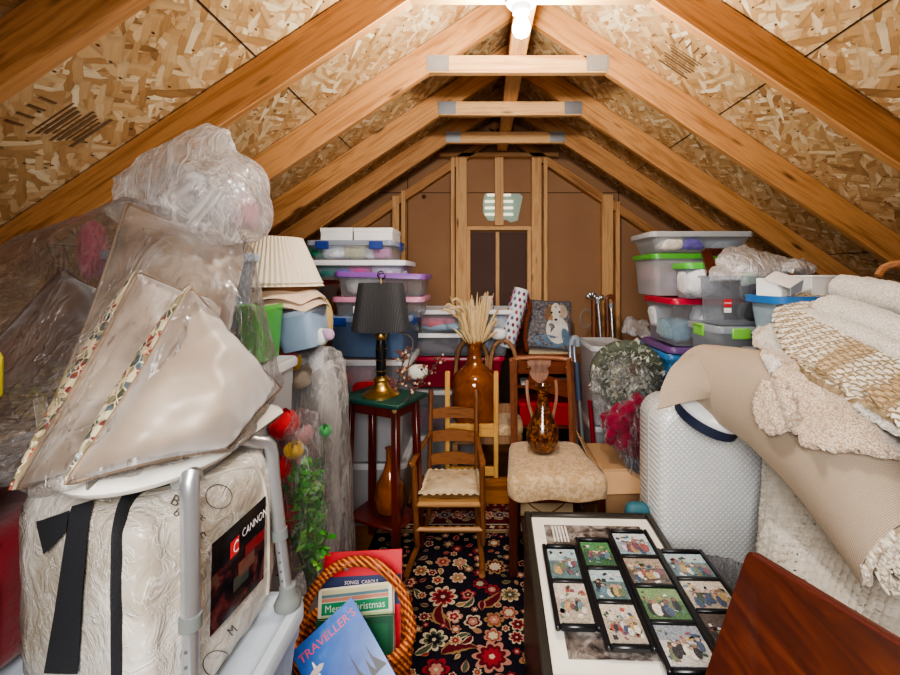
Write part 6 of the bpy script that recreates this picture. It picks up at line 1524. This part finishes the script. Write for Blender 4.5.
for (px, py, r, c, lab, nm, cat) in ((318, 337, .04, '#dfe9e6', 'pale mint plush at the foot of the gold cushion', 'plush_toy', 'toy'), (328, 334, .028, '#c9a8c4', 'lilac bow beside the pale mint plush', 'ribbon_bow', 'bow'), (303, 343, .06, '#4e4a52', 'dark grey toy box beside the blue tub', 'toy_box', 'toy'), (286, 358, .055, '#b05a55', 'dull red toy among the bits right of the green tub', 'plush_toy', 'toy'), (293, 362, .04, '#c9a23a', 'mustard yellow toy among the bits right of the green tub', 'plush_toy', 'toy'), (277, 362, .05, '#2f4656', 'dark teal toy at the foot of the green tub', 'plush_toy', 'toy'), (282, 372, .05, '#a9b8d6', 'pale blue dish below the toys', 'dish', 'dish')):
    q = MB(); q.soft(P(px, py, 1.98), (r * 2, r * 1.6, r * 1.8), .8, nz=.18, ns=14, seed=px); solo(q, nm, cloth(c), lab, cat)
q = MB(); q.soft(P(290, 376, 2.05), (.2, .2, .10), .5, nz=.1, seed=12); solo(q, 'folded_cloth', cloth('#8f8377'), 'taupe cloth bundle supporting the small toys', 'cloth')
bin_('storage_tote', 'grey tote at the floor behind the tall garment bag', -.8, -.62, 1.9, 2.3, 0, .9, FROST, LIDW) if False else None
# tall clear garment bag with a white tube
t = thing('paper_tube', 'tall white tube standing inside the clear garment bag', 'tube', P(318, 470, 2.1)); mb = MB(); a, b = V((P(330, 540, 2.1).x, 2.1, .02)), P(316, 352, 2.12); mb.tube([a, b], .036, 16); mb.build('tube', plain('#e3e4e8', .5), t); mb = MB(); mb.tube([b, b + (b - a).normalized() * .03], .04, 16); mb.build('cap', plain('#c9ccd2', .4), t)
q = hullfilm([V((-.86, 2.12, .03)), V((-.66, 2.12, .03)), P(300, 420, 2.1), P(343, 420, 2.1), P(305, 372, 2.1), P(335, 355, 2.14), P(340, 385, 2.16), P(320, 380, 2.0), P(322, 420, 2.24)], .025, .01, 5, 0, 2, 3, .4); solo(q, 'folded_cloth', cloth('#c4beb8'), 'taupe cloth hanging inside the tall clear garment bag', 'cloth', ang=80)
FILM4 = film('garment_bag', .16, .45, 4.0, stretch=(2.2, 2.2, .22), thin=.05, bs=.4, tint='#ffffff', tl_=.6)
q = hullfilm([V((-.93, 2.08, .015)), V((-.60, 2.05, .015)), V((-.60, 2.2, .015)), V((-.93, 2.22, .015)), P(287, 400, 2.05), P(350, 400, 2.08), P(292, 365, 2.08), P(312, 343, 2.1), P(345, 348, 2.12), P(348, 470, 2.06), P(320, 350, 2.22), P(320, 400, 1.98)], .022, .007, 4, .004, 2, 11, .4); solo(q, 'garment_bag', FILM4, 'tall clear plastic garment bag standing beside the plant stand', 'garment bag', ang=65)
# bagged artificial flowers
def petalflower(name, label, c, col, r, n, cat='artificial flower', stemto=None, col2=None):
    t = thing(name, label, cat, tuple(c)); mb = MB(); rx = random.Random(int(c.x * 999))
    for k in range(n):
        a = 2*PI*k/n * 1.0 + .3 * (k % 2); h = r * (1.7 if k % 2 else 2.0); ex = V((math.cos(a), math.sin(a), 0))
        rows = [[c + ex * (r * (.25 + .85 * math.sin(PI * (.15 + .7 * f)))) + V((-ex.y, ex.x, 0)) * ((j - 2) / 2 * r * .75 * math.sin(PI * (.08 + .88 * f))) + V((0, 0, h * f - r * .7)) + ex * (-.1 * r * abs(j - 2)) for j in range(5)] for f in [i / 7 for i in range(8)]]
        mb.grid(rows)
    mb.build('bloom', cloth(col, .3), t, ang=80, recalc=False)
    if stemto is not None:
        mb = MB(); mb.tube(spline([stemto, (stemto + c) / 2 + V((.01, 0, 0)), c + V((0, 0, -r * .5))], 10), .004, 6); mb.build('stem', plain('#3f6b35', .6), t)
    return t
FB = V((-.62, 1.62, .36))
petalflower('silk_flower', 'large red silk flower at the top left of the clear flower bag', P(284, 428, 1.62), '#cf2230', .05, 7, stemto=FB)
petalflower('silk_flower', 'bright red silk flower in the middle left of the flower bag', P(283, 470, 1.58), '#d62532', .05, 7, stemto=FB)
petalflower('silk_flower', 'red silk flower low in the flower bag beside the aluminium leg', P(284, 520, 1.56), '#cc2430', .05, 7, stemto=FB)
petalflower('silk_tulip', 'yellow silk tulip near the top of the flower bag', P(294, 452, 1.55), '#e0b325', .03, 6, stemto=FB)
petalflower('silk_flower', 'dusky pink silk flower at the top of the flower bag', P(303, 437, 1.62), '#b98488', .036, 7, stemto=FB)
petalflower('silk_bud', 'dark green silk bud at the upper right of the flower bag', P(325, 432, 1.6), '#3f8a4c', .022, 6, stemto=FB)
t = thing('artificial_plant', 'bunch of bright green artificial leaves in the flower bag', 'artificial plant', FB); lf = MB(); rg_ = random.Random(4); GC = [plain(c, .55) for c in ('#3e9a2e', '#5fbf3a', '#2f7a26', '#86d24f')]
for k in range(420):
    f = rg_.random(); c = P(303 + 16 * f, 470 + 85 * f, 1.56) + V((rg_.gauss(0, .024), rg_.gauss(0, .02), rg_.gauss(0, .03))); dd_ = V((rg_.uniform(-1, 1), rg_.uniform(-1, .4), rg_.uniform(-.6, 1))).normalized(); s_ = dd_.cross(V((.2, .9, .3))).normalized(); L = rg_.uniform(.03, .055)
    q_ = c + dd_ * L
    if abs((q_.x / q_.y) * 450 + 482 - 304) > 25 or q_.z < .5: continue
    lf.add([c, c + dd_ * L * .4 + s_ * L * .25, c + dd_ * L, c + dd_ * L * .4 - s_ * L * .25], [(0, 1, 2, 3)], GC[k % 4])
o = lf.build('foliage', GC[0], t, smooth=False, recalc=False); o['kind'] = 'stuff'
mb = MB(); mb.tube(spline([FB, P(315, 560, 1.58), P(312, 480, 1.57)], 10), .012, 8); mb.build('stem', plain('#3f6b35', .6), t)
q = hullfilm([P(274, 428, 1.66), P(296, 424, 1.66), P(298, 500, 1.64), P(294, 585, 1.64), P(274, 590, 1.64), P(270, 500, 1.64), P(285, 500, 1.72), P(285, 470, 1.6)], .015, .014, 12, 0, 1, 5, .8); solo(q, 'silk_cloth', cloth('#c8202e', .5, 20), 'crumpled red silk behind the flowers in the flower bag', 'cloth', ang=80)
FILM5 = film('flower_bag', .04, .34, 6.0, stretch=(1.3, 1.3, .4), thin=.04)
q = hullfilm([P(272, 440, 1.6), P(276, 418, 1.6), P(298, 405, 1.62), P(322, 412, 1.62), P(334, 440, 1.6), P(335, 500, 1.58), P(326, 570, 1.58), P(318, 600, 1.58), P(275, 600, 1.58), P(268, 520, 1.58), P(300, 470, 1.42), P(305, 520, 1.42), P(300, 470, 1.74), P(305, 540, 1.72)], .018, .012, 8, .004, 2, 13, .7); solo(q, 'flower_bag', FILM5, 'tall clear plastic bag of red and green artificial flowers', 'plastic bag', ang=65)
bin_('storage_tote', 'small grey tote on the floor under the flower bag', -.735, -.63, 1.45, 1.8, 0, .32, FROST, LIDW)
t = thing('amber_jug', 'dark amber glass jug on the lower shelf of the plant stand', 'jug', (-.52, 2.46, .21)); q = MB(); q.lathe([(.05, 0), (.075, .02), (.085, .08), (.075, .15), (.04, .22), (.022, .28), (.022, .34), (.03, .35)], 24, (-.50, 2.45, .21)); q.build('glass', AMB, t)

# ------------------------------------------------------------------ wicker basket with books
WK = NT('orange_wicker'); co = WK.coord(); wv_ = WK.n('ShaderNodeTexWave', {'Vector': co, 'Scale': 26.0, 'Distortion': 2.0}, bands_direction='DIAGONAL'); WKM = WK.done(WK.bsdf(color=WK.ramp(wv_.outputs[1], [(.15, '#7c3510'), (.6, '#c4662a'), (1, '#dd8a48')]), rough=.45, normal=WK.bump(wv_.outputs[1], .6, .006)))
bx, by = P(356, 600, 1.52).x, 1.50
bsk = thing('wicker_basket', 'orange wicker basket with a tall twisted handle, full of books', 'basket', (bx, by, 0))
mb = MB(); RW, RD = .19, .16
for k in range(15):
    z = .012 + .0195 * k; f = .8 + .2 * z / .29
    mb.tube([V((bx + RW * f * math.cos(a) * (1 + .02 * math.cos(a * 16 + PI * k)), by + RD * f * math.sin(a) * (1 + .02 * math.cos(a * 16 + PI * k)), z)) for a in [2*PI*i/96 for i in range(96)]], .0105, 6, True)
mb.build('woven_side', WKM, bsk, ang=80)
mb = MB(); mb.tube([V((bx + RW * math.cos(a), by + RD * math.sin(a), .305 + .004 * math.sin(a * 30))) for a in [2*PI*i/120 for i in range(120)]], .016, 8, True); mb.build('rim', WKM, bsk)
mb = MB(); mb.lathe([(.001, .004), (.15, .004), (.15, .016), (.001, .016)], 32, (bx, by, 0)); mb.build('bottom', WKM, bsk)
hd_ = [V((bx + .185 * math.cos(t), by + .05 * math.sin(t), .30 + .215 * math.sin(t))) for t in [PI * i / 60 for i in range(61)]]
mb = MB()
for s_ in range(5):
    pts = []
    for i, p in enumerate(hd_):
        tt = (hd_[min(i+1, 60)] - hd_[max(i-1, 0)]).normalized(); u = V((0, 1, 0)); w3 = tt.cross(u).normalized(); a = i * .42 + s_ * 2*PI/5; pts.append(p + (u * math.cos(a) + w3 * math.sin(a)) * .010)
    mb.tube(pts, .0075, 6)
mb.build('handle', WKM, bsk, ang=80)
def book(label, tl, tr, h, th, cover, extra=None, name='book', pages='#e9e3d2', tiltd=None):
    """book standing in the basket: top edge from tl to tr, hanging down by h along tiltd"""
    tl, tr = V(tl), V(tr); x = (tr - tl); w = x.length; x.normalize(); y = V(tiltd); y = (y - x * y.dot(x)).normalized(); z = x.cross(y)
    if z.y > 0: z = -z          # face towards the room side the camera stands in
    M = Mx((x, y, z)).transposed().to_4x4(); M = Mx.Translation(tl) @ M
    t = thing(name, label, 'book' if name == 'book' else name, tuple(tl + V((0, 0, -h * .8)))); q = MB(); q.box((w/2, h/2, th/2 - .0008), (w, h, .0016), .0004, M=M); q.box((w/2, h/2, -th/2 + .0008), (w, h, .0016), .0004, M=M); q.box((.0008, h/2, 0), (.0016, h, th), .0004, M=M); q.build('cover', cover, t)
    q = MB(); q.box((w/2 + .001, h/2, 0), (w - .006, h - .008, th - .0036), .0004, M=M); q.build('pages', plain(pages, .8), t)
    if extra:
        q = MB(); extra(q, M @ Mx.Translation((0, 0, th/2 + .0004)), w, h); q.build('cover_print', cover, t, smooth=False)
    return t
def flip(M, x, y, rot=0): return M @ Mx.Translation((x, y, 0)) @ Mx.Rotation(rot, 4, 'Z') @ Mx.Diagonal((1, -1, 1, 1)).to_4x4() if (M.to_3x3().determinant() < 0) else M @ Mx.Translation((x, y, .0003)) @ Mx.Rotation(PI + rot, 4, 'X')
D1 = V((0, -.42, -1))
def red_print(q, M, w, h):
    for x in (.3, .5, .72): 
        c = V((w * x, .045 if x != .5 else .032, .0002)); q.add([M @ (c + V((.012 * math.cos(a * PI / 8), .014 * math.sin(a * PI / 8), 0))) for a in range(16)], [tuple(range(16))], plain('#6d6a66', .5)); q.add([M @ (c + V((.006 * math.cos(a * PI / 8), .008 * math.sin(a * PI / 8), .0003))) for a in range(16)], [tuple(range(16))], plain('#b9b4ad', .5))
    q.box((w/2, .12, 0), (w, .09, .0005), .0001, M=M, mat=plain('#26305a', .5)); q.text('SONGS  CAROLS', .016, flip(M, w/2, .095), LET, .0004)
book('tall red album with small grey ovals, rearmost in the basket', P(325, 553, 1.66), P(402, 549, 1.66), .3, .02, plain('#c51f2e', .4), red_print, tiltd=D1)
def green_print(q, M, w, h):
    q.box((w/2, .008, 0), (w * .9, .012, .0004), .0001, M=M, mat=plain('#cfc79a', .5)); q.box((w/2, .019, 0), (w * .9, .009, .0004), .0001, M=M, mat=plain('#5f7f88', .5)); q.box((w/2, .030, 0), (w * .9, .011, .0004), .0001, M=M, mat=plain('#c9876f', .5)); q.box((w/2, .055, 0), (w * .9, .034, .0004), .0001, M=M, mat=plain('#1f9060', .5)); q.text('Merry Christmas', .03, flip(M, w/2, .056), plain('#d9efe0', .5), .0006); q.box((w/2, .081, 0), (w * .9, .012, .0004), .0001, M=M, mat=plain('#c6dba0', .5))
book('cream edged song book with a green Christmas title band', P(320, 590, 1.56), P(393, 582, 1.56), .28, .03, plain('#e6e0cb', .5), green_print, tiltd=D1)
def xmas(q, M, w, h):
    q.box((w * .5, .12, 0), (w * .86, .2, .0003), .0001, M=M, mat=plain('#1c5c3c', .4)); zc = .0006
    for cx_, cy_, r, c in ((.52, .03, .012, '#d2571f'), (.66, .048, .014, '#c9d8dc'), (.74, .11, .028, '#7b3377'), (.7, .15, .022, '#a9427a'), (.42, .09, .02, '#2f7d52')):
        zc += .0003; q.add([M @ V((w * cx_ + r * math.cos(a * PI / 7) * (1 if a % 2 else .55), cy_ + r * math.sin(a * PI / 7) * (1 if a % 2 else .55), zc)) for a in range(14)], [tuple(range(14))], plain(c, .5))
book('dark green Christmas book with star shapes, in front of the song book', P(317, 620, 1.46), P(394, 614, 1.46), .26, .022, plain('#174a33', .4), xmas, tiltd=D1)
SKY = NT('sky_cover'); co = SKY.coord(); SKYM = SKY.done(SKY.bsdf(color=SKY.ramp(SKY.noise(co, 7, 4), [(.35, '#1d4590'), (.55, '#3565ae'), (.8, '#7fa3d0')]), rough=.25))
def mag(q, M, w, h):
    q.text('TRAVELLER\u2019S', .031, flip(M, w * .5, .034), plain('#c9415c', .4), .0006)
    WT = plain('#d8d6d2', .4); DK = plain('#14161c', .4); z = .0008
    def shp(pts, m_): q.add([M @ V((x * w, y * h * .55 + .015, z)) for x, y in pts], [tuple(range(len(pts)))], m_)
    shp([(.19, 1), (.17, .42), (.21, .42), (.31, 1)], WT); shp([(.08, .36), (.14, .33), (.26, .33), (.31, .36), (.25, .41), (.14, .41)], plain('#b7a9a4', .4)); shp([(.17, .33), (.18, .24), (.195, .24), (.21, .33)], WT)
    shp([(.42, 1), (.42, .82), (.47, .74), (.52, .82), (.53, 1)], DK); shp([(.6, 1), (.61, .8), (.625, .5), (.64, .8), (.70, 1)], DK); shp([(.74, 1), (.76, .84), (.77, .72), (.785, .84), (.84, 1)], DK); shp([(.83, 1), (.84, .78), (.85, .6), (.865, .78), (.98, 1)], DK)
a, b = P(291, 653, 1.28), P(352, 597, 1.36)
q = None
def bigmag():
    x = (b - a); w = x.length; x.normalize(); dn = (P(390, 672, 1.26) - b).normalized(); dn = (dn - x * dn.dot(x)).normalized()
    book('blue travel magazine with a white tower on its cover, frontmost in the basket', a, b, .33, .008, SKYM, mag, 'magazine', tiltd=dn)
bigmag()
